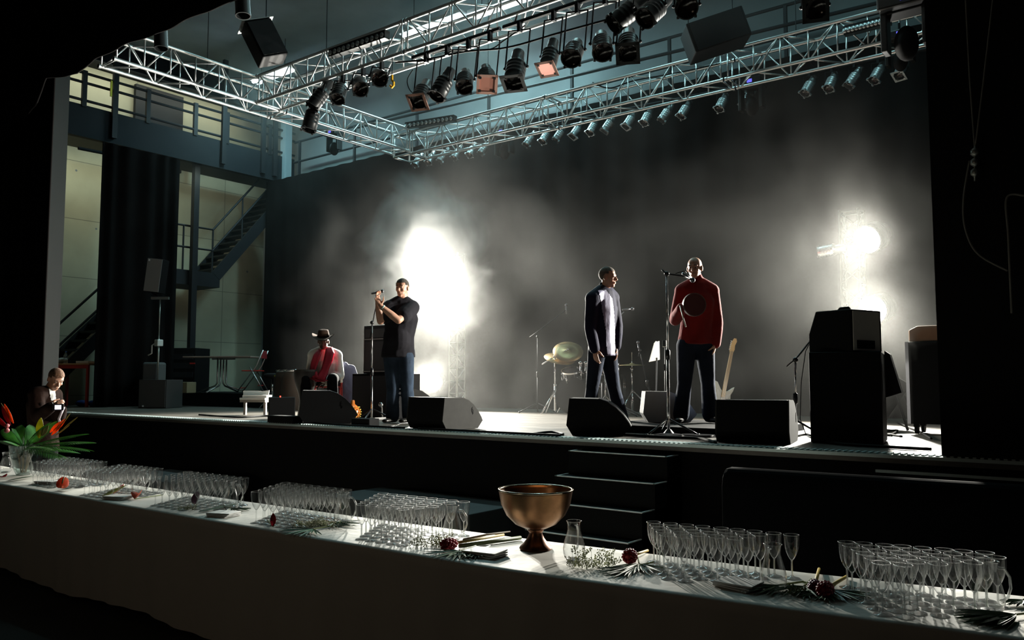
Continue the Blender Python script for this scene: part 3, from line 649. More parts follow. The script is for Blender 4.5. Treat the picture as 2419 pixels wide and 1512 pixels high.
# stacked speaker on the right
sb = V((-2.02, 7.36, ZS)); rz = Matrix.Rotation(math.radians(10), 3, 'Z')
t = thing('bass_speaker', 'tall black loudspeaker cabinet standing at the right front of the stage', 'speaker', sb)
obj('cabinet', M().box(sb+V((0, 0, 0.38)), (0.56, 0.55, 0.76), rz), BLK, t, bevel=0.012)
obj('grille', M().box(sb+rz @ V((0, 0.285, 0.38)), (0.5, 0.02, 0.68), rz), BLKG, t)
obj('cloth_cover', M().prism([(0.3, 0.77), (0.34, 0.74), (0.42, 0.42), (0.30, 0.38)], sb+rz @ V((0, -0.12, 0)), rz @ V((1, 0, 0)), (0, 0, 1), rz @ V((0, 0.3, 0))), BLKF, t)
t = thing('top_speaker', 'slanted black loudspeaker with pale rear panel stacked on the tall cabinet', 'speaker', sb+V((0, 0, 0.762)))
q = sb+V((-0.02, 0, 0.762)); rz = Matrix.Rotation(math.radians(-20), 3, 'Z')
obj('cabinet', M().prism([(-0.21, 0), (-0.21, 0.16), (-0.135, 0.355), (0.21, 0.355), (0.21, 0)], q+rz @ V((0, -0.2, 0)), rz @ V((1, 0, 0)), (0, 0, 1), rz @ V((0, 0.42, 0))), BLK, t, bevel=0.01)
pn = obj('rear_panel', M().box(q+rz @ V((0.215, 0, 0.175)), (0.008, 0.36, 0.33), rz), mat('pale_panel', (0.5, 0.5, 0.46), 0.5), t)
obj('connector_plate', M().box(q+rz @ V((0.222, -0.02, 0.06)), (0.006, 0.24, 0.07), rz), BLK, pn)
hm = M().tube([q+rz @ V((-0.06, 0, 0.355)), q+rz @ V((-0.03, 0, 0.385)), q+rz @ V((0.05, 0, 0.385)), q+rz @ V((0.08, 0, 0.355))], 0.012); obj('handle', hm, BLK, t, smooth=True)
# tilted monitor on the right
t = thing('tilted_monitor', 'black monitor tilted back on a short stand right of the speaker stack', 'speaker', V((-2.2, 9.6, ZS)))
qq = V((-2.28, 9.55, ZS)); rr = Matrix.Rotation(math.radians(25), 3, 'Z') @ Matrix.Rotation(math.radians(-33), 3, 'Y').inverted()
obj('cabinet', M().box(qq+V((0, 0, 0.34)), (0.26, 0.5, 0.5), rr), BLK, t, bevel=0.012)
obj('side_panel', M().prism([(-0.2, 0.2), (-0.2, 0.52), (0.1, 0.52), (-0.12, 0.2)], qq+V((0, -0.27, 0)), (1, 0, 0), (0, 0, 1), (0, 0.02, 0)), mat('grey_felt', (0.2, 0.2, 0.2), 0.8), t)
obj('prop_leg', M().tube([qq+V((0.2, -0.2, 0.36)), qq+V((0.3, -0.2, 0))], 0.014).tube([qq+V((0.2, 0.2, 0.36)), qq+V((0.3, 0.2, 0))], 0.014).box(qq+V((-0.1, 0, 0.02)), (0.2, 0.4, 0.04)), STL, t)
# percussion rack and drum box on wheels at the right edge
r0 = V((-1.62, 8.95, ZS)); t = thing('equipment_rack', 'black equipment case on castors with shiny edges at the right curtain edge', 'rack', r0)
obj('case', M().box(r0+V((0, 0, 0.5)), (0.42, 0.4, 0.8)), BLK, t, bevel=0.01)
obj('edge_rail', M().box(r0+V((-0.215, -0.2, 0.5)), (0.03, 0.03, 0.8)).box(r0+V((0.215, -0.2, 0.5)), (0.03, 0.03, 0.8)).box(r0+V((-0.215, 0.2, 0.5)), (0.03, 0.03, 0.8)), CHR, t)
for a in (-1, 1):
    for b2 in (-1, 1): obj('castor', M().lathe([(0.001, -0.015), (0.045, -0.015), (0.045, 0.015), (0.001, 0.015)], r0+V((a*0.16, b2*0.15, 0.046)), (1, 0, 0), 16).box(r0+V((a*0.16, b2*0.15, 0.085)), (0.05, 0.05, 0.03)), BLK, t)
t = tag(obj('wooden_box', M().prism([(-0.2, 0), (0.2, 0), (0.2, 0.15), (-0.12, 0.15), (-0.2, 0.11)], r0+V((0, -0.18, 0.905)), (1, 0, 0), (0, 0, 1), (0, 0.36, 0)), mat('orange_wood', (0.45, 0.24, 0.12), 0.5, var=0.15), bevel=0.01), 'orange-brown wooden box on top of the wheeled equipment case', 'box')
# ---- stands
def tripod(m, b, r=0.3, h=0.14, k0=0.3, rr=0.009, n=3):
    for k in range(n): a = k0+2*PI*k/n; m.tube([b+V((0, 0, h)), b+V((r*0.9*math.cos(a), r*0.9*math.sin(a), 0.03)), b+V((r*math.cos(a), r*math.sin(a), 0.012))], rr, 8)
    return m
def mic(m, p, d, L=0.17):
    d = V(d).normalized(); m.tube([p, p+d*L*0.72], [0.011, 0.017]); m.ball(p+d*L*0.86, 0.026, 12); return m
MICM = mat('microphone_grey', (0.12, 0.12, 0.13), 0.3, 0.8)
def micstand(label, base, top, boom=None, micp=None, micd=None, k0=0.3, round_base=False, m_=BLKG, r=0.010, wire=None, rb=0.3):
    t = thing('microphone_stand', label, 'microphone stand', base, 'microphone stands')
    if round_base: obj('base', M().lathe([(0.001, 0), (0.14, 0), (0.14, 0.012), (0.05, 0.025), (0.02, 0.06), (0.001, 0.06)], base, n=32), m_, t, smooth=True, auto=True)
    for k in range(3):
        a = k0+2*PI*k/3; obj('leg', M().tube([base+V((0, 0, 0.16)), base+V((rb*0.8*math.cos(a), rb*0.8*math.sin(a), 0.045)), base+V((rb*math.cos(a), rb*math.sin(a), 0.014))], 0.010).ball(base+V((rb*math.cos(a), rb*math.sin(a), 0.016)), 0.016, 8), m_, t, smooth=True)
    obj('pole', M().tube([base+V((0, 0, 0.03)), base+V((0, 0, 0.2)), base.lerp(top, 0.5)], r*1.35).tube([base.lerp(top, 0.5), top], r), CHR if m_ is BLKG else m_, t, smooth=True)
    obj('clutch', M().lathe([(0.012, -0.05), (0.022, -0.04), (0.022, 0.04), (0.012, 0.05)], base.lerp(top, 0.5), n=14), BLKG, t, smooth=True); obj('boom_joint', M().ball(top, 0.026, 10), BLKG, t, smooth=True)
    if boom: obj('boom', M().tube(boom, r*0.8), m_, t, smooth=True)
    if micp is not None: obj('microphone', mic(M(), V(micp), micd), MICM, t, smooth=True)
    if wire: obj('wire', M().tube(wire, 0.004, 6), BLK, t, smooth=True)
    return t
d1 = 10.45; b = stn(878, 996); b.z = ZS
def pole_at(px, py):          # standing point on the deck and its depth
    b = onz(px, py, ST); return V((b.x, b.y, ZS)), (b-CAM).dot(FW)
# stand of the man in the T-shirt
b, d = pole_at(878, 996)
micstand('microphone stand held by the man in the dark T-shirt', b, at(879, 762, d), [at(874, 800, d), at(880, 765, d), at(889, 722, d), at(890, 700, d)], at(877, 694, d-0.02), at(913, 686, d-0.02)-at(877, 694, d-0.02), k0=1.0)
# stand of the man in red
b, d = pole_at(1580, 1030); top = at(1575, 647, d)
micstand('tall silver microphone boom stand in front of the man in the red sweater', b, top, [at(1563, 637, d), top, at(1612, 652, d+0.05), at(1628, 658, d+0.1)], at(1612, 646, d+0.12), at(1640, 664, d+0.2)-at(1612, 646, d+0.12), k0=0.2, round_base=True,
         wire=[at(1596, 646, d+0.05), at(1617, 640, d+0.1), at(1622, 645, d+0.12)], rb=0.28)
# second stand close behind with clamps (wind instrument stand)
b, d = pole_at(1572, 1005); d += .35; b = V((at(1572, 990, d).x, at(1572, 990, d).y, ZS))
t = thing('instrument_stand', 'slim stand with chrome fittings just left of the boom stand of the man in red', 'stand', b)
obj('pole', M().tube([b, at(1572, 815, d)], 0.014), STL, t, smooth=True)
obj('clamp', M().box(at(1571, 812, d), (0.05, 0.05, 0.08)), CHR, t, bevel=0.005); obj('clamp', M().box(at(1572, 868, d), (0.03, 0.03, 0.08)), CHR, t)
obj('ring', M().tube([at(1571+5*math.cos(a*PI/8), 963+11*math.sin(a*PI/8), d-0.02) for a in range(17)], 0.006, 6), CHR, t, smooth=True)
obj('base', M().lathe([(0.001, 0), (0.12, 0), (0.11, 0.015), (0.001, 0.015)], b, n=24), STL, t)
# stand right of the square wedge
b, d = pole_at(1879, 1033)
micstand('low black boom stand leaning towards the stacked speaker', b, at(1879, 850, d), [at(1858, 866, d), at(1880, 848, d), at(1914, 806, d-0.05)], None, None, k0=0.6, wire=[at(1912, 812, d), at(1903, 830, d), at(1893, 900, d), at(1890, 990, d), b+V((0.1, 0, 0.02))], rb=0.25)
# drum area stands
b = V((*ony(1270, 950, 10.9).xy, ZS)); d = (b-CAM).dot(FW)
micstand('tall thin boom stand left of the drum kit', b, at(1270, 795, d), [at(1251, 797, d), at(1268, 785, d), at(1336, 733, d)], at(1338, 742, d), V((0, 0, 1)), k0=0.1, m_=STL, r=0.009, rb=0.34)
def stick(m, pts, r, d): return m.tube([at(x, y, d) for x, y in pts], r, 8)
# ---- drum kit
kd = 12.9; kb = V((*at(1370, 965, kd).xy, ST)); kit = 'drum kit at the rear centre of the stage'
BRZ = mat('cymbal_bronze', (0.36, 0.26, 0.13), 0.42, 0.8, var=0.15, scale=5); DRM = mat('drum_shell', (0.015, 0.015, 0.018), 0.25)
def cymbal(label, px, py, d, R, nrm, post, tri=True, arm=None, tz=None):
    c = at(px, py, d); t = thing('cymbal_stand', label, 'cymbal', V((c.x, c.y, ZS)), 'cymbals of the drum kit')
    obj('cymbal', M().lathe([(0.012, 0.02), (R*0.16, 0.018), (R*0.2, 0.008), (R*0.6, 0.0), (R, -0.012), (R, -0.014), (R*0.6, -0.003), (R*0.2, 0.004), (R*0.16, 0.013), (0.012, 0.016)], c, nrm, 40), BRZ, t, smooth=True)
    p = V(post); p0 = V((p.x, p.y, ZS))
    obj('stand_pole', M().tube([p0+V((0, 0, 0.05)), p0.lerp(p, 0.5)], 0.018).tube([p0.lerp(p, 0.5), p], 0.012).ball(p, 0.028, 10).ball(p0.lerp(p, 0.5), 0.026, 10).ball(p0.lerp(p, 0.3), 0.024, 10), CHR, t, smooth=True)
    obj('stand_arm', M().tube([p, c+V(nrm)*0.03], 0.008).ball(c+V(nrm).normalized()*0.03, 0.014, 8), CHR, t, smooth=True)
    if tri:
        for k in range(3): a = 0.5+2*PI*k/3; obj('stand_leg', M().tube([p0+V((0, 0, 0.38)), p0+V((0.36*math.cos(a), 0.36*math.sin(a), 0.012))], 0.011), CHR, t, smooth=True)
    return t
pp = at(1311, 842, kd)
cymbal('large tilted bronze cymbal at the left of the drum kit', 1342, 829, kd, 0.24, V((0.42, -0.55, 0.75)), pp)
c2 = thing('cymbal', 'lower bronze cymbal half hidden under the large tilted one', 'cymbal', at(1325, 846, kd+0.1), 'cymbals of the drum kit')
obj('plate', M().lathe([(0.012, 0.02), (0.04, 0.012), (0.25, -0.01), (0.25, -0.013), (0.04, 0.006), (0.012, 0.014)], at(1322, 846, kd+0.1), V((0.33, -0.2, 0.9)), 40), BRZ, c2, smooth=True)
obj('boom_arm', M().tube([pp, at(1280, 861, kd)], 0.011).tube([pp, at(1322, 846, kd+0.1)], 0.008), CHR, c2, smooth=True)
cymbal('flat bronze cymbal pair right of the navy-shirted man', 1493, 861, kd-0.3, 0.2, V((0.02, -0.03, 1)), at(1493, 872, kd-0.3))
obj('rod', M().tube([at(1493, 861, kd-0.3), at(1493, 832, kd-0.3)], 0.007), CHR, c2)
def drum(label, c, ax, R, L, n=10, legs=False, name='drum'):
    c = V(c); ax = V(ax).normalized(); t = thing(name, label, 'drum', c, 'drums of the kit')
    obj('shell', M().lathe([(R*0.98, -L/2), (R*0.98, L/2)], c, ax, 36, close=True), DRM, t, smooth=True, auto=True)
    for s_ in (-1, 1): obj('hoop', M().lathe([(R*0.97, s_*L/2-0.012), (R*1.03, s_*L/2-0.012), (R*1.03, s_*L/2+0.014), (R*0.97, s_*L/2+0.014)], c, ax, 36), CHR if R < 0.2 else DRM, t, smooth=True, auto=True)
    q = V((0, 0, 1)).rotation_difference(ax); m = M()
    for k in range(n): a = 2*PI*k/n; o_ = q @ V((R*1.02*math.cos(a), R*1.02*math.sin(a), 0)); m.tube([c+o_-ax*L*0.42, c+o_+ax*L*0.42], 0.005, 6); m.tube([c+o_-ax*0.03, c+o_+ax*0.03], 0.013, 8)
    obj('lug_rods', m, CHR, t, smooth=True)
    if legs:
        for a in (-1, 1): s_ = q @ V((0, a, 0)); s_ = V((ax.y, -ax.x, 0)).normalized()*a; obj('spur', M().tube([c+s_*R*0.95-V((0, 0, 0.1)), V((c.x, c.y, ZS))+s_*R*1.35-ax*0.0+V((0, 0, 0.01))], 0.01), CHR, t, smooth=True)
    return t
kc = at(1366, 920, kd-0.1); kc.z = ZS+0.29
drum('black bass drum behind the central monitor wedge', kc, V((-0.1, 1, 0)), 0.28, 0.4, legs=True, name='bass_drum')
drum('small black tom with chrome lugs mounted above the bass drum', at(1352, 890, kd-0.1), V((0.1, -0.35, 1)), 0.16, 0.2, 8)
drum('black tom right of the mounting post, partly behind the navy-shirted man', at(1400, 888, kd-0.1), V((-0.1, -0.35, 1)), 0.17, 0.2, 8)
drum('low floor tom behind the legs of the navy-shirted man', V((*at(1447, 925, kd).xy, ZS+0.42)), V((0, 0, 1)), 0.2, 0.36, 8, name='floor_tom')
tm = thing('tom_mount', 'chrome double tom mount with two round clamps on the bass drum', 'drum hardware', kc+V((0, 0, 0.28)))
for dx in (-9, 9): obj('mount_tube', M().tube([at(1378+dx*0.6, 905, kd-0.2), at(1378+dx*0.7, 862, kd-0.2)], 0.018).ball(at(1378+dx*0.7, 858, kd-0.2), 0.034, 12), CHR, tm, smooth=True)
# snare / tripod behind the man
t = thing('snare_stand', 'chrome stand with spread legs between the legs of the navy-shirted man', 'stand', V((*at(1430, 950, kd-0.4).xy, ZS)))
q = V((*at(1430, 950, kd-0.4).xy, ZS))
obj('post', M().tube([q+V((0, 0, 0.15)), q+V((0, 0, 0.62))], 0.015), CHR, t, smooth=True)
for k in range(3): a = 0.2+2*PI*k/3; obj('leg', M().tube([q+V((0, 0, 0.3)), q+V((0.28*math.cos(a), 0.28*math.sin(a), 0.01))], 0.008), CHR, t)
# mics right of the navy-shirted man
q = V((*at(1470, 950, 11.6).xy, ZS))
micstand('boom stand whose microphone points right beside the navy-shirted man', q, at(1448, 765, 11.6), [at(1440, 772, 11.6), at(1448, 763, 11.6), at(1474, 736, 11.6)], at(1470, 732, 11.6), at(1495, 730, 11.6)-at(1470, 732, 11.6), k0=0.5, m_=STL)
q2 = V((*at(1458, 950, 11.8).xy, ZS))
micstand('upright microphone just behind the shoulder of the navy-shirted man', q2, at(1460, 745, 11.8), None, at(1460, 738, 11.8), V((0, 0, 1)), k0=0.9, m_=STL)
# tilted dark instrument stand and music stand
q = V((*at(1545, 950, 12.2).xy, ZS))
micstand('dark slanting microphone stand left of the music stand', q, at(1512, 828, 12.2), [at(1508, 842, 12.2), at(1513, 826, 12.2)], at(1510, 832, 12.2), V((-0.1, 0, 1)), k0=0.5, m_=STL)
q = V((*at(1549, 960, 11.2).xy, ZS)); t = thing('music_stand', 'music stand with pale angled sheet left of the tall boom stand', 'music stand', q)
obj('pole', M().tube([q+V((0, 0, 0.1)), at(1552, 845, 11.2)], 0.01), STL, t); obj('legs', tripod(M(), q, 0.25, 0.2), STL, t)
obj('desk', M().prism([(-0.045, -0.13), (0.0, 0.13), (0.02, 0.16), (0.035, 0.15), (0.07, 0.16), (0.10, -0.1)], at(1543, 833, 11.2), RT, V((0.1, 0.05, 1)), FH*0.012), mat('pale_board', (0.5, 0.5, 0.48), 0.6), t, bevel=0.006)
# electric guitar on its stand
gd = 11.6; g0 = at(1715, 940, gd); t = thing('electric_guitar', 'pale-bodied electric guitar with yellow maple neck behind the man in red', 'guitar', V((g0.x, g0.y, ZS)))
nk0, nk1 = at(1709, 930, gd), at(1729, 828, gd); ax = (nk1-nk0).normalized(); sd = RT-ax*RT.dot(ax); sd.normalize(); bn = ax.cross(sd)
BP = [(0, 0.02), (0.06, 0.05), (0.11, 0.10), (0.14, 0.12), (0.13, 0.06), (0.105, 0.0), (0.115, -0.07), (0.16, -0.15), (0.15, -0.24), (0.09, -0.30), (0, -0.315), (-0.09, -0.30), (-0.15, -0.24), (-0.16, -0.15), (-0.12, -0.07), (-0.11, 0.0), (-0.14, 0.08), (-0.15, 0.16), (-0.11, 0.15), (-0.05, 0.06)]
obj('body', M().prism(BP, nk0, sd, ax, bn*0.04), mat('cream_lacquer', (0.62, 0.64, 0.58), 0.25), t, bevel=0.008)
obj('pickguard', M().prism([(x*0.7, y*0.6-0.05) for x, y in BP], nk0-bn*0.003, sd, ax, bn*0.003), mat('pale_plastic', (0.7, 0.72, 0.7), 0.3), t)
obj('neck', M().prism([(-0.028, -0.05), (0.028, -0.05), (0.022, 0.6), (-0.022, 0.6)], nk0-bn*0.012, sd, ax, bn*0.02), mat('maple', (0.55, 0.36, 0.14), 0.35), t, bevel=0.004)
hd = obj('headstock', M().prism([(-0.022, 0.59), (0.022, 0.59), (0.035, 0.64), (0.03, 0.70), (0.045, 0.76), (0.03, 0.80), (0.0, 0.80), (-0.035, 0.72), (-0.04, 0.64)], nk0-bn*0.004, sd, ax, bn*0.014), MATS['maple'], t)
m = M()
for k in range(6): m.lathe([(0.001, 0), (0.008, 0), (0.008, 0.02), (0.001, 0.02)], nk0+ax*(0.63+0.025*k)-sd*0.045, sd, 8)
obj('tuning_pegs', m, CHR, hd)
m = M()
for k in range(6): m.tube([nk0+sd*(-0.02+0.008*k)-ax*0.17-bn*0.016, nk0+sd*(-0.016+0.0064*k)+ax*0.62-bn*0.016], 0.0012, 4)
obj('strings', m, CHR, t)
gs = thing('guitar_stand', 'small dark stand carrying the pale electric guitar', 'stand', V((g0.x, g0.y, ZS)))
gz = V((g0.x, g0.y, ZS)); obj('frame', M().tube([gz+FH*0.15, nk0-ax*0.2+FH*0.05, nk0+ax*0.3+FH*0.03], 0.01).tube([gz-FH*0.15+sd*0.16, nk0-ax*0.33+sd*0.08, nk0-ax*0.33-sd*0.08, gz-FH*0.15-sd*0.16], 0.01), STL, gs)
# amplifiers behind the man in the T-shirt
b = V((*at(885, 960, 11.6).xy, ZS)); al = thing('bass_cabinet', 'large dark amplifier cabinet behind the held microphone stand', 'amplifier', b)
obj('cabinet', M().box(b+V((0.12, 0.1, 0.31)), (0.86, 0.5, 0.62)), BLK, al, bevel=0.01); obj('grille', M().box(b+V((0.12, -0.155, 0.31)), (0.8, 0.012, 0.56)), mat('grille_cloth', (0.03, 0.03, 0.035), 0.8), al)
q = b+V((0.14, 0.1, 0.622)); t = thing('amplifier', 'dark amplifier combo with pale piping stacked left of the man in the T-shirt', 'amplifier', q)
obj('case', M().box(q+V((0, 0, 0.34)), (0.62, 0.34, 0.68)), mat('tolex', (0.045, 0.045, 0.05), 0.7), t, bevel=0.01)
obj('grille', M().box(q+V((0, -0.174, 0.25)), (0.54, 0.01, 0.4)), mat('grille_grey', (0.09, 0.09, 0.1), 0.8), t)
obj('control_panel', M().box(q+V((0, -0.174, 0.57)), (0.54, 0.01, 0.12)), mat('panel_grey', (0.13, 0.13, 0.14), 0.4), t)
obj('piping', M().box(q+V((0, -0.176, 0.485)), (0.56, 0.012, 0.012)).box(q+V((0, -0.176, 0.03)), (0.6, 0.012, 0.014)), mat('pale_piping', (0.6, 0.6, 0.58), 0.5), t)
# floor percussion
c = onz(831, 997, ST); c = V((c.x, c.y, ZS+0.115)); t = thing('beaded_gourd', 'amber gourd rattle covered in yellow beads beside the left monitor', 'rattle', c-V((0, 0, 0.115)))
obj('gourd', M().lathe([(0.001, -0.115), (0.07, -0.10), (0.11, -0.03), (0.105, 0.04), (0.06, 0.09), (0.03, 0.11), (0.02, 0.16), (0.001, 0.16)], c, (0.1, 0, 1), 28), mat('amber_gourd', (0.42, 0.12, 0.02), 0.2, var=0.4, scale=14), t, smooth=True)
m = M()
for k in range(16):
    for j in range(6): a = 2*PI*(k+0.5*(j % 2))/16; z = -0.08+0.03*j; r = 0.115*math.sqrt(max(0.05, 1-(z/0.125)**2)); m.ball(c+V((r*math.cos(a), r*math.sin(a), z)), 0.007, 6)
obj('bead_net', m, mat('yellow_beads', (0.8, 0.6, 0.1), 0.25), t, smooth=True)
q = onz(852, 975, ST); q.z = ZS; t = thing('tambourine_drum', 'low wooden frame drum lying on the stage behind the beaded gourd', 'drum', q)
obj('frame', M().lathe([(0.22, 0), (0.235, 0), (0.235, 0.11), (0.22, 0.11)], q, (0, 0, 1), 32), mat('drum_wood', (0.40, 0.20, 0.07), 0.4, var=0.2), t, smooth=True, auto=True)
obj('skin_head', M().lathe([(0.001, 0.107), (0.23, 0.107)], q, (0, 0, 1), 32), mat('drum_skin', (0.62, 0.55, 0.36), 0.5), t)
m = M()
for k in range(8): a = 2*PI*k/8; m.box(q+V((0.24*math.cos(a), 0.24*math.sin(a), 0.1)), (0.02, 0.02, 0.05))
obj('tension_lugs', m, CHR, t)
q = onz(960, 985, ST); q = V((*at(893, 985, 10.9).xy, ZS)); t = thing('pedal', 'shiny metal percussion fitting behind the held microphone stand', 'pedal', q)
obj('frame', M().box(q+V((0, 0, 0.02)), (0.1, 0.2, 0.03)).tube([q+V((0, 0.08, 0)), q+V((0, 0.06, 0.22))], 0.012).ball(q+V((0, 0.05, 0.2)), 0.035, 10), CHR, t, smooth=True, auto=True)
# pedals and boxes on the riser
for i, (px, py, col, lb) in enumerate(((1535, 990, (0.35, 0.03, 0.03), 'small red effects pedal at the foot of the lit-sided monitor'), (1548, 990, (0.75, 0.75, 0.72), 'small white effects pedal on the thin platform'))):
    q = onz(px, py, ST+0.078); q = V((q.x, q.y, ST+0.077)); t = thing('effects_pedal', lb, 'pedal', q)
    obj('housing', M().box(q+V((0, 0, 0.022)), (0.09, 0.12, 0.04)), mat('pedal_%d' % i, col, 0.4), t, bevel=0.004); obj('knob', M().lathe([(0.001, 0), (0.012, 0), (0.012, 0.015), (0.001, 0.015)], q+V((0, 0.02, 0.042)), n=12), CHR, t)
# ---- left wing
b, d = pole_at(357, 965); b = V((b.x, b.y, ZS)); RZ = Matrix.Rotation(math.radians(28), 3, 'Z')
t = thing('bass_speaker', 'dark square loudspeaker cabinet under the crank stand on the far left', 'speaker', b)
obj('cabinet', M().box(b+RZ @ V((0, 0.3, 0.27)), (0.58, 0.55, 0.54), RZ), mat('cabinet_grey', (0.035, 0.035, 0.034), 0.6), t, bevel=0.008)
obj('grille', M().box(b+RZ @ V((0, 0.018, 0.27)), (0.54, 0.012, 0.5), RZ), mat('mesh_grey', (0.055, 0.055, 0.053), 0.7), t)
obj('badge', M().box(b+RZ @ V((-0.18, 0.008, 0.04)), (0.03, 0.008, 0.03), RZ), WHT, t)
pb = b+RZ @ V((-0.08, 0.3, 0.542)); d2 = (pb-CAM).dot(FW)
t = thing('crank_stand', 'tall thin stand with pale crank winch rising from the left cabinet', 'stand', pb)
ptop = at(344, 703, d2); ptop = V((pb.x, pb.y, ptop.z))
obj('pole', M().tube([pb, pb.lerp(ptop, 0.5)], 0.02).tube([pb.lerp(ptop, 0.5), ptop], 0.014), mat('matt_steel', (0.4, 0.4, 0.36), 0.4, 0.8), t, smooth=True)
wz = at(340, 810, d2).z; q = V((pb.x, pb.y, wz))
cr = obj('winch', M().box(q, (0.13, 0.12, 0.13)), mat('winch_white', (0.75, 0.76, 0.74), 0.4), t, bevel=0.015)
obj('crank_handle', M().tube([q-RT*0.06, q-RT*0.13-V((0, 0, 0.05)), q-RT*0.13-V((0, 0, 0.2)), q-RT*0.2-V((0, 0, 0.24))], 0.014), MATS['winch_white'], cr, smooth=True)
obj('crossbar', M().box(ptop, (0.34, 0.06, 0.05), Matrix.Rotation(YAW, 3, 'Z')), MATS['matt_steel'], t)
sc_ = at(362, 650, d2); R2 = Matrix.Rotation(math.radians(36), 3, 'Z') @ Matrix.Rotation(math.radians(6), 3, 'Y')
t = thing('box_speaker', 'tall grey-fronted loudspeaker raised on the crank stand at the far left', 'speaker', sc_-V((0, 0, 0.34)))
obj('cabinet', M().box(sc_+R2 @ V((0, 0.14, 0)), (0.30, 0.28, 0.66), R2), BLK, t, bevel=0.008)
obj('grille', M().box(sc_+R2 @ V((0, -0.006, 0)), (0.29, 0.012, 0.64), R2), mat('mesh_light', (0.20, 0.19, 0.18), 0.7), t)
obj('badge', M().box(sc_+R2 @ V((-0.11, -0.015, 0.285)), (0.03, 0.006, 0.035), R2), WHT, t)
obj('mount', M().tube([sc_+R2 @ V((-0.03, 0.12, -0.33)), ptop], 0.018), BLK, t)
# flight case on a box
b = V((*at(352, 905, 16.4).xy, ZS)); t = thing('equipment_case', 'pale grey case on stacked stools behind the crank stand', 'case', b)
obj('case', M().box(b+V((0, 0.1, 0.68)), (0.36, 0.3, 0.42), RZ), mat('case_grey', (0.10, 0.10, 0.10), 0.6), t, bevel=0.04)
for a in (-1, 1): obj('leg', M().box(b+RZ @ V((a*0.12, 0.05, 0.235)), (0.05, 0.05, 0.47), RZ), mat('pale_leg', (0.2, 0.2, 0.18), 0.6), t)
# rack, beige boxes, dark riser in the wing
b = V((*at(448, 905, 18.2).xy, ZS)); t = thing('equipment_rack', 'tall dark equipment rack against the concrete wall', 'rack', b)
obj('cabinet', M().box(b+V((0, 0, 0.62)), (0.6, 0.6, 1.24), RZ), BLK, t, bevel=0.01)
m = M()
for k in range(5): m.box(b+RZ @ V((0, -0.31, 0.25+0.2*k)), (0.5, 0.02, 0.12), RZ)
obj('rack_panels', m, STL, t); obj('red_handle', M().box(b+RZ @ V((0.25, -0.33, 0.9)), (0.12, 0.02, 0.03), RZ), REDP, t)
rb_ = V((*at(530, 935, 17.2).xy, ZS)); obj_r = tag(obj('riser', M().box(rb_+V((0.3, 0.3, 0.14)), (3.6, 1.4, 0.27)), BLK, bevel=0.01), 'long low black riser in the left wing carrying table and chair', 'platform')
RZT = ZS+0.275
b = V((*at(425, 912, 16.6).xy, RZT)); tag(obj('cardboard_box', M().box(b+V((0, 0, 0.11)), (0.52, 0.34, 0.22), RZ), mat('cardboard', (0.20, 0.16, 0.09), 0.8), bevel=0.01), 'low beige cardboard box on the black riser left of the table', 'box')
# conference table with splayed pedestal legs
q = V((*at(527, 900, 17.0).xy, RZT)); t = thing('pedestal_table', 'table with bent chrome pedestal legs standing on the black riser', 'table', q)
obj('tabletop', M().box(q+V((0, 0, 0.735)), (1.5, 0.6, 0.03), RZ), mat('table_laminate', (0.30, 0.24, 0.20), 0.4), t, bevel=0.004)
for k, (ox, a) in enumerate(((-0.12, PI*0.95), (-0.06, -PI*0.6), (0.0, PI*0.35), (0.06, 0.1))): p_ = q+RT*ox; obj('leg', M().tube([p_+V((0, 0, 0.72)), p_+V((0, 0, 0.2)), p_+V((0.05*math.cos(a+YAW), 0.05*math.sin(a+YAW), 0.14)), p_+V((0.42*math.cos(a+YAW), 0.42*math.sin(a+YAW), 0.015))], 0.017), ALU, t, smooth=True)
obj('top_bracket', M().box(q+V((0, 0, 0.70)), (0.5, 0.05, 0.04), RZ), ALU, t)
# red folding chair
def folding_chair(label, b, rz, seatz=0.45):
    t = thing('folding_chair', label, 'chair', b, 'red folding chairs'); R_ = Matrix.Rotation(rz, 3, 'Z'); P = lambda x, y, z: b+R_ @ V((x, y, z))
    obj('seat', M().box(P(0, 0, seatz), (0.38, 0.36, 0.02), R_), REDP, t, bevel=0.005)
    obj('backrest', M().box(P(0, 0.22, seatz+0.33), (0.38, 0.02, 0.16), R_), mat('dark_red', (0.22, 0.02, 0.025), 0.5), t, bevel=0.005)
    for a in (-1, 1):
        obj('leg', M().tube([P(a*0.2, 0.25, seatz+0.42), P(a*0.2, 0.12, seatz+0.1), P(a*0.2, -0.26, 0.012)], 0.011), REDP if 'seated' in label else ALU, t, smooth=True)
        obj('leg', M().tube([P(a*0.18, -0.02, seatz+0.08), P(a*0.18, 0.28, 0.012)], 0.011), REDP if 'seated' in label else ALU, t, smooth=True)
    obj('crossbar', M().tube([P(-0.2, 0.16, 0.15), P(0.2, 0.16, 0.15)], 0.009).tube([P(-0.2, -0.2, 0.1), P(0.2, -0.2, 0.1)], 0.009), REDP, t)
    return t
folding_chair('red folding chair standing on the riser right of the pedestal table', V((*at(597, 905, 16.8).xy, RZT)), math.radians(-50))
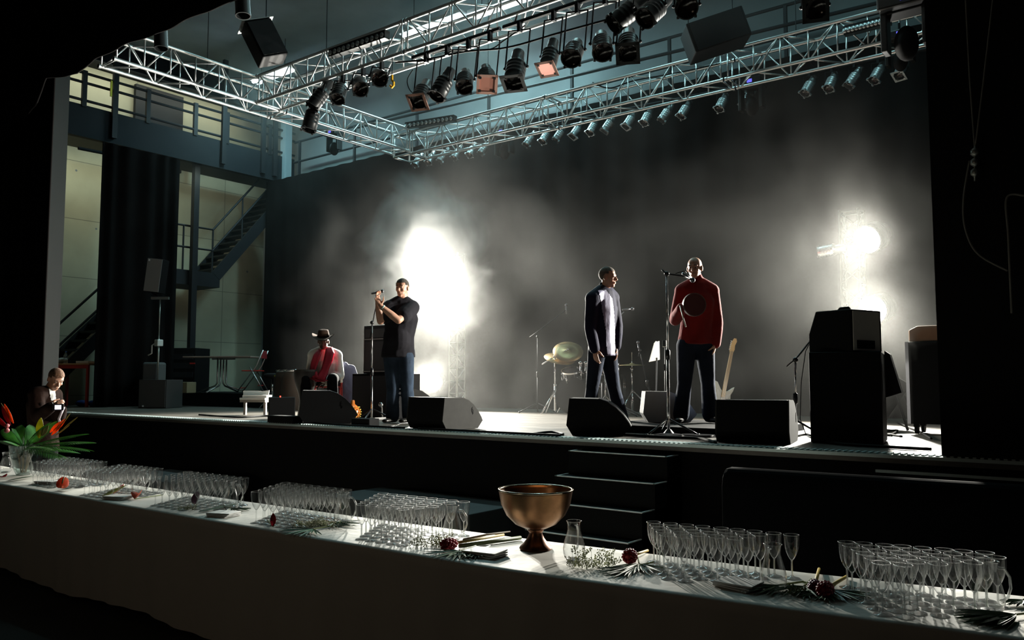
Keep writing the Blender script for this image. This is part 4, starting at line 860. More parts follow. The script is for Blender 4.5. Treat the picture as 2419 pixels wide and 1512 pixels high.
# drum stool
q = V((*at(643, 930, 15.6).xy, ZS)); t = thing('drum_stool', 'round black stool on a chrome post right of the folding chair', 'stool', q)
obj('seat', M().lathe([(0.001, 0.56), (0.15, 0.56), (0.17, 0.59), (0.16, 0.65), (0.1, 0.665), (0.001, 0.665)], q, n=28), BLK, t, smooth=True); obj('tag', M().box(q+V((0.15, -0.07, 0.61)), (0.05, 0.01, 0.03)), mat('yellow_tag', (0.7, 0.6, 0.05), 0.5), t)
obj('post', M().tube([q+V((0, 0, 0.14)), q+V((0, 0, 0.56))], 0.02), CHR, t, smooth=True)
for k in range(3): a = 0.4+2*PI*k/3; obj('leg', M().tube([q+V((0, 0, 0.25)), q+V((0.26*math.cos(a), 0.26*math.sin(a), 0.012))], 0.01), CHR, t)
# conga drums in the dark
for i, (px, lb) in enumerate(((690, 'dark upright hand drum behind the left monitor, nearer the seated man'), (672, 'dark wide hand drum between the stool and the seated man'))):
    q = V((*at(px, 930, 14.6+0.5*i).xy, ZS)); t = thing('hand_drum', lb, 'drum', q, 'hand drums in the dark')
    obj('shell', M().lathe([(0.13, 0), (0.2, 0.3), (0.19, 0.55), (0.15, 0.70), (0.14, 0.70)], q, n=24), mat('dark_stave', (0.025, 0.016, 0.01), 0.5, spec=0.2), t, smooth=True); obj('rim', M().lathe([(0.14, 0.68), (0.16, 0.68), (0.16, 0.72), (0.14, 0.72)], q, n=24), CHR, t, smooth=True)
# low trolley with the brightly lit white papers
q, d = pole_at(600, 962); q = V((*at(603, 955, 12.6).xy, ZS)); t = thing('folding_stool', 'low grey folding stand in front of the black riser', 'stand', q); RY = Matrix.Rotation(YAW-0.1, 3, 'Z')
obj('top', M().box(q+V((0, 0, 0.21)), (0.40, 0.22, 0.035), RY), mat('grey_metal', (0.3, 0.29, 0.27), 0.5), t)
for a in (-1, 1): obj('leg', M().box(q+RY @ V((a*0.16, 0, 0.097)), (0.035, 0.05, 0.194), RY), MATS['grey_metal'], t)
tag(obj('paper_pile', M().box(q+V((0, 0, 0.245)), (0.40, 0.24, 0.03), RY).box(q+V((0.02, 0.02, 0.28)), (0.38, 0.22, 0.04), RY).prism([(-0.19, 0), (0.2, 0.02), (0.21, 0.09), (0.1, 0.075), (-0.19, 0.08)], q+V((0, 0, 0.285)), RT, (0, 0, 1), FH*0.02), mat('sheet_white', (0.92, 0.92, 0.88), 0.6)), 'pile of brilliantly lit white sheets on the low grey stand', 'papers')
t = thing('lamp_box', 'black equipment box with tiny red light behind the left monitor', 'case', V((*at(640, 980, 11.2).xy, ZS)))
q = V((*at(665, 980, 11.0).xy, ZS)); obj('case', M().box(q+V((0, 0, 0.15)), (0.34, 0.36, 0.3), Matrix.Rotation(YAW+0.3, 3, 'Z')), BLK, t, bevel=0.01); obj('indicator', M().box(q+V((0.1, -0.1, 0.31)), (0.012, 0.012, 0.02)), mat('red_led', (0.5, 0, 0), emit=(1, 0.05, 0.02), es=3), t)
# red table with things on it
q = V((-16.62, 7.75, ZS)); R3 = Matrix.Rotation(math.radians(26), 3, 'Z')
t = thing('red_table', 'red-framed table with wooden top at the far left of the stage', 'table', q)
TO = lambda x, y, z: q+R3 @ V((x, y, z))
obj('tabletop', M().box(TO(-0.42, 0.25, 0.85), (1.0, 0.6, 0.03), R3), mat('orange_top', (0.55, 0.28, 0.12), 0.5), t, bevel=0.004)
obj('apron', M().box(TO(-0.42, -0.02, 0.80), (0.94, 0.03, 0.07), R3), REDP, t)
for x, y in ((0.04, -0.02), (-0.88, -0.02), (0.04, 0.52), (-0.88, 0.52)): obj('leg', M().box(TO(x, y, 0.42), (0.045, 0.045, 0.84), R3), REDP, t)
tag(obj('book', M().box(TO(-0.12, 0.1, 0.89), (0.28, 0.2, 0.045), R3), WHT, bevel=0.004), 'white book lying on the red table', 'book')
b_ = TO(-0.62, 0.15, 0.867); t = thing('water_bottle', 'clear plastic water bottle standing on the red table', 'bottle', b_)
obj('bottle', M().lathe([(0.001, 0), (0.04, 0), (0.04, 0.16), (0.015, 0.21), (0.013, 0.23)], b_, n=16), glass('pale_plastic_clear', (0.8, 0.9, 0.95), 0.2, 0.7, 0.15), t, smooth=True); obj('cap', M().lathe([(0.001, 0.25), (0.016, 0.25), (0.016, 0.23)], b_, n=12), mat('cap_blue', (0.1, 0.2, 0.6), 0.4), t)
random.seed(3); m = M(); c = TO(-0.8, 0.25, 0.866)
for k in range(9): m.ell(c+V((random.uniform(-0.13, 0.13), random.uniform(-0.1, 0.1), 0.04+random.uniform(0, 0.05))), V((0.09, 0.02, 0.01)), V((-0.02, 0.07, 0)), V((0, 0.01, 0.045)), 8, 6)
tag(obj('plastic_bag', m, mat('bag_white', (0.35, 0.4, 0.42), 0.3), smooth=True, remesh=0.012, sm=3), 'crumpled translucent plastic bag on the red table', 'bag')
c = onz(160, 962, ST); m = M()
for k in range(8): m.ell(V((c.x+random.uniform(-0.3, 0.3), c.y+0.5+random.uniform(-0.15, 0.15), ZS+0.06)), V((0.16, 0.04, 0)), V((-0.04, 0.12, 0)), V((0, 0, 0.07)), 8, 6)
tag(obj('blue_cloth', m, mat('blue_cloth', (0.01, 0.05, 0.25), 0.8), remesh=0.02, sm=3), 'crumpled blue cloth heap on the stage under the red table', 'cloth')
# power boxes and cables along the front of the stage
for i, (px, py, w_, lb) in enumerate(((665, 1000, 0.5, 'flat black power box in front of the left monitor'), (855, 1008, 0.3, 'small black power box beside the beaded gourd'))):
    q = onz(px, py, ST); tag(obj('power_box', M().box((q.x, q.y+0.05, ZS+0.045), (w_, 0.16, 0.09)), BLK, bevel=0.01), lb, 'power box')
def fcab(pp, r, lb, z=ST+0.015, **k): return cable([V((onz(x, y, ST).x, max(6.33, onz(x, y, ST).y), z)) for x, y in pp], r, lb, **k)
fcab([(470, 982), (560, 988), (640, 985), (700, 998)], 0.012, 'black cable on the deck left of the flat power box')
fcab([(705, 995), (740, 1002), (770, 1008), (850, 1016), (900, 1018)], 0.012, 'black cable running from the flat power box along the stage edge')
fcab([(900, 1022), (1000, 1026), (1130, 1032), (1260, 1037), (1290, 1036)], 0.014, 'long thick cable lying along the middle of the stage edge')
fcab([(1460, 1030), (1560, 1036), (1650, 1040), (1690, 1050)], 0.014, 'cable lying along the edge below the man in red')
fcab([(2060, 1030), (2090, 1024), (2120, 1020), (2100, 1032), (2070, 1026), (2130, 1035)], 0.01, 'tangled cable on the deck right of the speaker stack')
fcab([(1250, 1030), (1300, 1024), (1330, 1029), (1300, 1034)], 0.012, 'cable loop at the left foot of the central monitor')
fcab([(1850, 1040), (1900, 1030), (1925, 1036), (1980, 1052), (2200, 1066)], 0.012, 'black cable along the right end of the stage edge')
fcab([(2120, 1000), (2140, 1010), (2170, 1022), (2200, 1040)], 0.01, 'thin cable beside the wheeled case')
q = onz(1650, 1032, ST); t = thing('pedal_board', 'round black pedal plate at the foot of the boom stand', 'pedal', V((q.x, q.y, ZS))); obj('plate', M().lathe([(0.001, 0), (0.16, 0), (0.15, 0.02), (0.001, 0.022)], V((q.x, q.y, ZS)), n=32), BLKG, t, smooth=True, auto=True)
# ================================================================ people
def orth(a, b): a = V(a); b = V(b).normalized(); return (a-b*a.dot(b)).normalized()
def head_mesh(m, c, f, u, k=1.0):
    f = V(f).normalized(); u = orth(u, f); s = f.cross(u); P = lambda x, y, z: c+(s*x+f*y+u*z)*k   # s = right-hand side of the head
    E_ = lambda p, a, b2, d, n=18: m.ell(p, s*a*k, f*b2*k, u*d*k, n, 12)
    E_(P(0, -0.012, 0.035), 0.074, 0.093, 0.083, 24); E_(P(0, 0.008, -0.01), 0.066, 0.078, 0.085); E_(P(0, 0.022, -0.055), 0.052, 0.062, 0.052)
    E_(P(0, 0.055, -0.088), 0.026, 0.026, 0.020); E_(P(0, 0.072, 0.028), 0.052, 0.016, 0.012)        # chin, brow
    for a in (-1, 1):
        E_(P(a*0.077, -0.008, -0.005), 0.010, 0.018, 0.031, 12); E_(P(a*0.036, 0.058, -0.022), 0.022, 0.02, 0.018, 10)   # ears, cheekbones
    m.seg(P(0, 0.083, 0.012), P(0, 0.102, -0.022), 0.008*k, 0.0125*k); E_(P(0, 0.094, -0.027), 0.018, 0.012, 0.009, 10)
    E_(P(0, 0.082, -0.053), 0.023, 0.012, 0.006, 12); E_(P(0, 0.080, -0.063), 0.020, 0.012, 0.007, 12)
    return P, s, f, u
def face_parts(P, s, f, u, body, k=1.0, closed=False, glasses=False):
    for a in (-1, 1):
        e = obj('eye', M().ball(P(a*0.031, 0.072, 0.008), 0.0095*k, 10), mat('eye_white', (0.32, 0.29, 0.27), 0.4), body, smooth=True)
        obj('iris', M().ball(P(a*0.031, 0.079, 0.008), 0.0058*k, 8), mat('iris_dark', (0.02, 0.015, 0.01), 0.15), e, smooth=True)
        obj('eyebrow', M().seg(P(a*0.016, 0.086, 0.034), P(a*0.048, 0.074, 0.034), 0.004*k, 0.003*k), mat('brow_dark', (0.03, 0.02, 0.015), 0.8), body, smooth=True)
def hand_mesh(m, wr, d, pn, th, curl=0.5, k=1.0, spread=0.06):
    # wr wrist, d pointing direction, pn palm normal (where the palm faces), th side the thumb leaves from
    d = V(d).normalized(); pn = orth(pn, d); th = orth(V(th)-pn*V(th).dot(pn), d)
    P = lambda x, y, z: wr+(d*x+th*y+pn*z)*k
    m.seg(wr-d*0.03*k, P(0.02, 0, 0), (0.027*k, 0.02*k), (0.03*k, 0.018*k), side=th)
    m.seg(P(0.02, 0.002, 0), P(0.078, 0, 0), (0.031*k, 0.016*k), (0.036*k, 0.013*k), side=th)
    for i, (y, L) in enumerate(((0.029, 0.075), (0.010, 0.084), (-0.010, 0.078), (-0.028, 0.06))):
        a = curl*(0.75+0.12*i); p = P(0.088-0.004*abs(i-1), y, 0); r = 0.0092-0.0006*i; ang = a*0.55
        for j, fr in enumerate((0.45, 0.30, 0.25)):
            v = (d*math.cos(ang)+pn*math.sin(ang)+th*(0.11-0.07*i)*spread*8*0.3).normalized(); q = p+v*L*fr*k
            m.seg(p, q, r*k, (r-0.0009)*k, n=8); p = q; ang += a; r -= 0.0008
    p = P(0.018, 0.028, 0.004); v1 = (d*0.62+th*0.72+pn*0.25).normalized(); q = p+v1*0.042*k; v2 = (d*0.82+th*0.15+pn*(0.3+0.5*curl)).normalized()
    m.seg(p, q, 0.0145*k, 0.0115*k, n=10); m.seg(q, q+v2*0.03*k, 0.0108*k, 0.0095*k, n=8); m.seg(q+v2*0.03*k, q+v2*0.052*k+pn*0.006, 0.0095*k, 0.0075*k, n=8)
def torso(m, J, g=0.0, k=1.0):
    sd = (J['shR']-J['shL']).normalized(); pv, ch = J['pelvis'], J['chest']; wa = pv.lerp(ch, 0.42)
    m.seg(pv, wa, (0.155*k+g, 0.105*k+g), (0.138*k+g, 0.098*k+g), sd); m.seg(wa, ch, (0.138*k+g, 0.098*k+g), (0.165*k+g, 0.115*k+g), sd)
    m.seg(ch, J['neck'].lerp(ch, 0.28), (0.165*k+g, 0.115*k+g), (0.12*k+g, 0.075*k+g), sd)
    m.seg(J['shL'], J['shR'], 0.056*k+g, 0.056*k+g)
    for s_ in 'LR': m.seg(J['neck'].lerp(J['sh'+s_], 0.25)+V((0, 0, 0.01)), J['sh'+s_], 0.045*k+g, 0.055*k+g)
def arm(m, J, s_, g=0.0, to='wr', k=1.0, fr=0.0):
    sh, el, wr = J['sh'+s_], J['el'+s_], J['wr'+s_]
    m.seg(sh, el, 0.056*k+g, 0.041*k+g)
    if to == 'wr': e = wr-(wr-el)*fr; m.seg(el, el.lerp(e, 0.35), 0.041*k+g, 0.043*k+g); m.seg(el.lerp(e, 0.35), e, 0.043*k+g, (0.029*k+g*1.3))
def leg(m, J, s_, g=0.0, k=1.0, flare=0.0):
    hp, kn, an = J['hp'+s_], J['kn'+s_], J['an'+s_]
    m.seg(hp, kn, 0.088*k+g, 0.058*k+g); m.seg(kn, kn.lerp(an, 0.35), 0.056*k+g, 0.060*k+g); m.seg(kn.lerp(an, 0.35), an, 0.060*k+g, 0.042*k+g+flare)
def shoe(J, s_, f, parent, m_):
    an = J['an'+s_]; f = V(f); f.z = 0; f.normalize(); z0 = J['sole'] if 'sole' in J else an.z-0.09; b = V((an.x, an.y, z0)); m = M(); sd = V((-f.y, f.x, 0))
    m.seg(b-f*0.05+V((0, 0, 0.042)), b+f*0.05+V((0, 0, 0.045)), (0.042, 0.04), (0.045, 0.04), sd); m.seg(b+f*0.04+V((0, 0, 0.036)), b+f*0.16+V((0, 0, 0.03)), (0.045, 0.034), (0.042, 0.026), sd)
    m.v = [V((v.x, v.y, max(v.z, z0+0.004))) for v in m.v]
    return obj('shoe', m, m_, parent, remesh=0.012, sm=1)
def belly(m, J, f, r, z=0.35): c = J['pelvis'].lerp(J['chest'], z)+V(f)*0.045; m.ell(c, RT*r, FH*r*0.8, V((0, 0, r*1.3)), 18, 12)
def figure(label, J, f_head, f_body, skin, hair=None, haircol=(0.03, 0.02, 0.015), top=None, toplen='wr', pants=None, shoes=True, hands=None, collar=False, k=1.0, tuck=0.0, gt=0.017, stout=0.0, headk=1.0, up=(0, 0, 1), hairr=(0.079, 0.098, 0.088), flare=0.012, topname='shirt', legs=True):
    base = V((J['pelvis'].x, J['pelvis'].y, J.get('sole', 0)))
    t = thing('person', label, 'person', base, None)
    m = M(); P, s, f, u = head_mesh(m, J['head'], f_head, V(up), headk)
    m.seg(J['neck'], J['head']-u*0.05-f*0.012, 0.058*k, 0.052*k); torso(m, J, -0.004, k)
    for q in 'LR': arm(m, J, q, -0.002, k=k)
    for q in 'LR': hand_mesh(m, J['wr'+q], *hands[q])
    if legs:
        for q in 'LR': leg(m, J, q, -0.006, k)
    body = obj('body', m, skin, t, remesh=0.0065, sm=3)
    face_parts(P, s, f, u, body, headk)
    if hair:
        m = M(); a, b2, c2 = hairr
        m.ell(P(0, -0.012, 0.037), s*a*headk, f*b2*headk, u*c2*headk, 28, 18)
        keep = []; cut = hair
        m.v = [v for v in m.v]; fs = []
        for fc in m.f:
            c = sum((m.v[i] for i in fc), V())/len(fc); l = c-J['head']; yy, zz = l.dot(f), l.dot(u)
            if zz > 0.066 or (yy < 0.035 and zz > 0.03) or (yy < -0.02 and zz > -0.045): fs.append(fc)
        m.f = fs; n0 = len(m.v); m.v += [J['head']+(v-J['head'])*0.93 for v in m.v]; m.f += [tuple(reversed([i+n0 for i in fc])) for fc in fs]
        obj('hair', m, mat('hair_%.2f_%.2f' % haircol[:2], haircol, 0.85, var=0.3, scale=60, bump=0.5), t, smooth=True)
    if top:
        m = M(); torso(m, J, gt, k)
        pv = J['pelvis']; sd = (J['shR']-J['shL']).normalized(); m.seg(pv, pv-V((0, 0, 0.07+tuck)), (0.155*k+gt+0.004, 0.108*k+gt+0.004), (0.16*k+gt+0.006, 0.112*k+gt+0.006), sd, flat=True)
        if stout: belly(m, J, f_body, stout)
        for q in 'LR':
            if toplen == 'wr': arm(m, J, q, gt*0.75, k=k, fr=0.04)
            else: a_, b_ = J['sh'+q], J['el'+q]; m.seg(a_, a_.lerp(b_, 0.62), 0.064*k+gt, 0.064*k+gt)
        if collar: m.seg(J['neck']-u*0.01, J['neck']+(J['head']-J['neck'])*0.36, 0.070, 0.066)
        # neck opening: leave skin above the collar line
        o = obj(topname, m, top, t, remesh=0.011, sm=4)
    if pants and legs:
        m = M(); sd = (J['shR']-J['shL']).normalized(); m.seg(J['pelvis']+V((0, 0, 0.02)), J['pelvis']-V((0, 0, 0.05)), (0.162*k, 0.112*k), (0.165*k, 0.115*k), sd)
        for q in 'LR': leg(m, J, q, 0.014, k, flare)
        obj('trousers', m, pants, t, remesh=0.012, sm=3)
    if shoes and legs:
        for q in 'LR': shoe(J, q, J['an'+q]-J['an'+q]+V(J.get('toe'+q, f_body)), t, mat('black_leather', (0.015, 0.014, 0.013), 0.35))
    t['facing'] = 1; del t['facing']
    return t, P, s, f, u
CAMD = -FH
JEAN = mat('dark_denim', (0.018, 0.024, 0.04), 0.9, spec=0.12, var=0.35, scale=6, bump=0.6)
JEAN2 = mat('blue_denim', (0.03, 0.045, 0.07), 0.9, spec=0.12, var=0.4, scale=6, bump=0.6)
def jset(d, **k):   # joints given by picture position and extra depth
    J = {n: at(v[0], v[1], d+(v[2] if len(v) > 2 else 0)) for n, v in k.items() if n != 'sole'}
    if 'sole' in k: J['sole'] = k['sole']
    return J
# --- man in the dark T-shirt (feet hidden behind the wedge)
d = 10.1; za = ZS+0.085
J = jset(d, head=(950, 681), neck=(950, 710, 0.02), chest=(948, 752, 0.02), pelvis=(941, 826, 0.02), shL=(973, 727, 0.03), shR=(921, 727, -0.04),
         elL=(941, 757, -0.28), wrL=(898, 722, -0.32), elR=(899, 759, -0.22), wrR=(892, 712, -0.26), hpL=(957, 842), hpR=(926, 842, 0.0), knL=(962, 918, 0.0), knR=(928, 918, -0.03), anL=(966, 990, 0.02), anR=(927, 990, 0.02), sole=ZS)
for q in 'LR': J['an'+q].z = za
fb = (CAMD*0.9-RT*0.45).normalized(); fh = (CAMD*0.93-RT*0.32-V((0, 0, 0.08))).normalized()
hd = {'L': (at(890, 703, d-0.33)-J['wrL'], RT*0.2-FH*0.5, V((0, 0, 1)), 0.9), 'R': (V((0, 0, 1))-RT*0.15, RT, CAMD, 1.15)}
T1, P, s, f, u = figure('man in a dark T-shirt and jeans gripping a microphone on its stand', J, fh, fb, SKIN, hair=1, haircol=(0.05, 0.04, 0.03), top=mat('dark_tshirt', (0.018, 0.017, 0.021), 0.9, spec=0.1, var=0.25, scale=5, bump=0.5), toplen='short', pants=JEAN2, hands=hd, k=1.12, gt=0.028, tuck=0.03, stout=0.175, flare=0.025)
a_, b_ = J['wrL'], J['elL']; q = a_.lerp(b_, 0.14); obj('bracelet', M().lathe([(0.036, -0.006), (0.039, 0), (0.036, 0.006)], q, (a_-b_), 20), mat('pale_bracelet', (0.4, 0.6, 0.55), 0.4), T1, smooth=True)
# --- man in the navy shirt
d = 8.95
J = jset(d, head=(1436, 656), neck=(1428, 684, 0.03), chest=(1423, 728, 0.02), pelvis=(1424, 815, 0.02), shL=(1400, 706, -0.12), shR=(1446, 704, 0.14),
         elL=(1394, 774, -0.12), wrL=(1405, 826, -0.18), elR=(1458, 770, 0.10), wrR=(1455, 820, 0.02), hpL=(1410, 832, -0.05), hpR=(1436, 832, 0.05), knL=(1399, 916, -0.08), knR=(1449, 914, 0.06), anL=(1391, 998, 0.1), anR=(1470, 995, 0.2), sole=ZS)
# his own left side is nearer the camera: he faces to the right of the picture
J['shL'], J['shR'] = J['shR'], J['shL']; J['elL'], J['elR'] = J['elR'], J['elL']; J['wrL'], J['wrR'] = J['wrR'], J['wrL']
J['hpL'], J['hpR'] = J['hpR'], J['hpL']; J['knL'], J['knR'] = J['knR'], J['knL']; J['anL'], J['anR'] = J['anR'], J['anL']
for q in 'LR': J['an'+q].z = ZS+0.085
fb = (RT*0.55+CAMD*0.8).normalized(); fh = (RT*0.93+CAMD*0.42-V((0, 0, 0.05))).normalized()
hd = {'L': (V((0, 0, -1))+RT*0.02, CAMD*0.2-RT, (RT*0.3+CAMD), 0.5), 'R': (V((0, 0, -1))+RT*0.12, RT*0.3+FH*0.3, (RT+CAMD*0.3), 0.5)}
NAVY = mat('navy_shirt', (0.012, 0.012, 0.028), 0.8, spec=0.12, var=0.3, scale=5, bump=0.7)
T2, P, s, f, u = figure('man in a navy and lavender long-sleeved shirt walking towards the right', J, fh, fb, SKIN, hair=1, haircol=(0.10, 0.075, 0.06), hairr=(0.0765, 0.0955, 0.0855), top=NAVY, pants=JEAN, hands=hd, k=1.0, gt=0.03, tuck=0.05, flare=0.02, collar=False)
# pale front panel that hugs the chest
m = M(); fr = []
sd = (J['shR']-J['shL']).normalized(); n_ = fb
def panel(pts_l, pts_r, dd, th=0.012, n=8, bulge=0.03):
    m = M(); rows = []
    for (xl, y), (xr, _) in zip(pts_l, pts_r):
        rows.append([at(xl+(xr-xl)*i/n, y, dd-bulge*math.sin(PI*i/n)) for i in range(n+1)])
    vs = [v for r_ in rows for v in r_]; back = [v+FH*th for v in vs]; k = n+1; R_ = len(rows); N = len(vs); fs = []
    for j in range(R_-1):
        for i in range(n): a = j*k+i; fs.append((a, a+1, a+k+1, a+k)); fs.append((N+a, N+a+k, N+a+k+1, N+a+1))
    for i in range(n): fs.append((i, N+i, N+i+1, i+1)); a = (R_-1)*k+i; fs.append((a, a+1, N+a+1, N+a))
    for j in range(R_-1): a = j*k; fs.append((a, a+k, N+a+k, N+a)); a += n; fs.append((a, N+a, N+a+k, a+k))
    return m.add(vs+back, fs)
def shrink(o, target, off):   # lay a cloth piece on the garment below it
    md = o.modifiers.new('lay', 'SHRINKWRAP'); md.target = target; md.wrap_method = 'NEAREST_SURFACEPOINT'; md.wrap_mode = 'OUTSIDE_SURFACE'; md.offset = off
LAV = mat('lavender_panel', (0.22, 0.21, 0.32), 0.6, var=0.1, scale=5, bump=0.5)
def patch(name, src, test, material, parent, off=0.004):   # a piece of cloth of its own that lies on the garment below
    me = src.data; m = M(); idx = {}; vs = []; fs = []
    nv = len(me.vertices)
    for p in me.polygons:
        if test(p.center+LOC[parent], p.normal):
            f_ = []
            for i in p.vertices:
                if i not in idx: idx[i] = len(vs); vs.append(me.vertices[i].co+me.vertices[i].normal*off+LOC[parent])
                f_.append(idx[i])
            fs.append(tuple(f_))
    inv = {v: k for k, v in idx.items()}; n0 = len(vs); vs += [vs[k]-me.vertices[inv[k]].normal*off*1.6 for k in range(n0)]
    fs += [tuple(reversed([i+n0 for i in f_])) for f_ in fs]
    return obj(name, m.add(vs, fs), material, parent, smooth=True)
def pix(p): v = p-CAM; d_ = v.dot(FW); return W/2+FPX*v.dot(RT)/d_, H/2-FPX*v.dot(UC)/d_
def interp(T, y):
    for (a, xa), (b2, xb) in zip(T, T[1:]):
        if a <= y <= b2: return xa+(xb-xa)*(y-a)/(b2-a)
    return None
def band(Lf, Rt_):
    def t(c, n):
        x, y = pix(c); a, b2 = interp(Lf, y), interp(Rt_, y)
        return a is not None and b2 is not None and a <= x <= b2 and n.dot(CAMD) > 0.1
    return t
shirt2 = [c for c in T2.children if c.name.startswith('shirt')][0]
patch('front_panel', shirt2, band([(686, 1413), (705, 1418), (740, 1424), (780, 1431), (845, 1434)], [(686, 1432), (705, 1446), (740, 1450), (780, 1452), (845, 1452)]), LAV, T2)
cl = obj('collar', M().seg(J['neck']+V((0, 0, -0.01)), J['neck']+V((0, 0, 0.035)), 0.072, 0.066), NAVY, T2, smooth=True)
# --- man in the red sweater
d = 8.68; zr = ST+0.077
J = jset(d, head=(1641, 634), neck=(1647, 668, 0.03), chest=(1648, 712, 0.02), pelvis=(1645, 798, 0.02), shR=(1612, 688, 0.0), shL=(1681, 688, 0.02),
         elR=(1595, 756, -0.06), wrR=(1611, 727, -0.27), elL=(1694, 760, 0.02), wrL=(1690, 814, -0.05), hpR=(1622, 815), hpL=(1664, 815), knR=(1617, 905, -0.03), knL=(1672, 903, -0.02), anR=(1609, 990, 0.02), anL=(1678, 988, 0.02), sole=zr)
for q in 'LR': J['an'+q].z = zr+0.085
RED = mat('red_knit', (0.20, 0.014, 0.013), 0.9, var=0.2, scale=7, bump=0.5, sheen=0.15, spec=0.1)
hd = {'R': (V((0, 0, 1))*0.4+RT*0.6-FH*0.1, RT*0.2+FH*0.3-V((0, 0, .2)), V((0, 0, 1)), 1.3), 'L': (V((0, 0, -1))-RT*0.25, RT*-0.6+FH*0.2, CAMD-RT*0.2, 0.7)}
fh = (CAMD*0.85-RT*0.42-V((0, 0, 0.10))).normalized(); fb = (CAMD-RT*0.15).normalized()
J['toeR'] = CAMD*0.9-RT*0.4; J['toeL'] = CAMD*0.9+RT*0.3
T3, P, s, f, u = figure('bald man in a red turtleneck sweater singing and holding a tambourine', J, fh, fb, SKIN, hair=None, top=RED, pants=JEAN, hands=hd, k=1.08, gt=0.026, tuck=0.0, collar=True, flare=0.028, topname='sweater')
obj('wedding_band', M().lathe([(0.0105, -0.003), (0.0115, 0), (0.0105, 0.003)], J['wrR']+RT*0.075+V((0, 0, 0.03)), RT, 12), CHR, T3)
c = at(1640, 720, d-0.32); t = thing('tambourine', 'round tambourine with pale rim held against the red sweater', 'tambourine', c)
ax = (CAMD+RT*0.1).normalized(); obj('rim', M().lathe([(0.112, -0.022), (0.12, -0.022), (0.12, 0.022), (0.112, 0.022)], c, ax, 48), mat('rim_wood', (0.14, 0.10, 0.08), 0.4), t, smooth=True, auto=True)
obj('skin_head', M().lathe([(0.001, 0.018), (0.112, 0.018)], c, ax, 40), mat('dark_head', (0.09, 0.02, 0.018), 0.6), t)
m = M()
for k in range(6): a = 2*PI*k/6+0.3; o_ = (V((0, 0, 1))*math.sin(a)+RT*math.cos(a))*0.116; m.lathe([(0.001, 0), (0.018, 0.002), (0.001, 0.004)], c+o_, o_, 12)
obj('jingles', m, CHR, t)
t = tag(obj('drumstick', M().tube([at(1606, 722, d-0.30), at(1620, 772, d-0.38)], [0.006, 0.008]), mat('pale_stick', (0.6, 0.55, 0.45), 0.5), smooth=True), 'thin pale beater in the right hand of the man in red', 'drumstick')
# --- seated man with hat
d = 12.0; cb_ = V((*at(770, 985, d).xy, ZS)); sz = ZS+0.46
seat = V((cb_.x, cb_.y, sz))
J = jset(d, head=(764, 808), neck=(766, 830, 0.02), chest=(768, 860, 0.02), pelvis=(775, 905, 0.05), shR=(742, 840, 0.0), shL=(794, 841, 0.03),
         elR=(734, 882, -0.02), wrR=(733, 893, -0.26), elL=(802, 888, 0.0), wrL=(768, 902, -0.26), sole=ZS)
pz = sz+0.10; J['pelvis'].z = pz
J['hpL'] = J['pelvis']+RT*0.09-V((0, 0, 0.02)); J['hpR'] = J['pelvis']-RT*0.09-V((0, 0, 0.02))
J['knL'] = J['hpL']-FH*0.40+RT*0.06+V((0, 0, 0.01)); J['knR'] = J['hpR']-FH*0.40-RT*0.14+V((0, 0, 0.01))
J['anL'] = V((J['knL'].x, J['knL'].y, ZS+0.085))+FH*0.05; J['anR'] = V((J['knR'].x, J['knR'].y, ZS+0.085))+FH*0.05
hd = {'R': (RT*0.3-V((0, 0, 0.6))-FH*0.5, FH*0.3-V((0, 0, 1)), RT, 0.8), 'L': (-RT*0.7-V((0, 0, 0.4))-FH*0.3, FH*0.3-V((0, 0, 1)), -FH, 0.6)}
WSH = mat('white_linen', (0.82, 0.80, 0.73), 0.8, var=0.08, scale=5, bump=0.8)
fh = (CAMD*0.95+RT*0.1-V((0, 0, 0.22))).normalized()
T4, P, s, f, u = figure('seated man with brown hat, white shirt and red scarf', J, fh, CAMD, SKIN2, hair=None, top=WSH, pants=mat('black_trousers', (0.008, 0.008, 0.009), 0.95, spec=0.05), hands=hd, k=1.08, gt=0.04, tuck=0.0, flare=0.02)
HAT = mat('brown_felt', (0.06, 0.035, 0.024), 0.9, spec=0.1)
hc = P(0, -0.01, 0.07); m = M()
m.lathe([(0.001, 0.105), (0.04, 0.115), (0.07, 0.105), (0.083, 0.05), (0.092, 0.0), (0.085, -0.004)], hc, u, 32)
n = 40; ring = []
for rr in (0.088, 0.13, 0.17):
    for k in range(n): a = 2*PI*k/n; lift = 0.055*(abs(math.cos(a))**3)*((rr-0.088)/0.082)**1.5-0.015*((rr-0.088)/0.082)*abs(math.sin(a)); ring.append(hc+s*rr*0.95*math.cos(a)+f*rr*1.1*math.sin(a)+u*lift)
fs = [(j*n+k, j*n+(k+1) % n, (j+1)*n+(k+1) % n, (j+1)*n+k) for j in range(2) for k in range(n)]
m.add(ring, fs); m.add([v+u*0.005 for v in ring], [tuple(reversed(x)) for x in fs]); m.v = m.v
hat = obj('hat', m, HAT, T4, smooth=True); obj('hat_band', M().lathe([(0.094, 0.004), (0.0925, 0.028)], hc, u, 32), BLK, T4, smooth=True)
SCF = mat('red_scarf', (0.42, 0.012, 0.03), 0.75, var=0.12, scale=8, bump=0.4)
def scarf(pts, w0): 
    m = M(); prev = None; n = len(pts); vs = []
    for i, (x, y, dz) in enumerate(pts):
        c = at(x, y, dz); ww = w0*(0.8+0.35*math.sin(i*1.1)**2+0.25*i/n)
        for a, b2 in ((-1, 0), (-0.4, -0.02), (0.1, 0.0), (0.5, -0.022), (1, 0), (0.5, 0.02), (-0.4, 0.02)): vs.append(c+RT*a*ww+FH*b2)
    k = 7; fs = [(j*k+i, j*k+(i+1) % k, (j+1)*k+(i+1) % k, (j+1)*k+i) for j in range(n-1) for i in range(k)]+[tuple(range(k)), tuple((n-1)*k+i for i in reversed(range(k)))]
    return m.add(vs, fs)
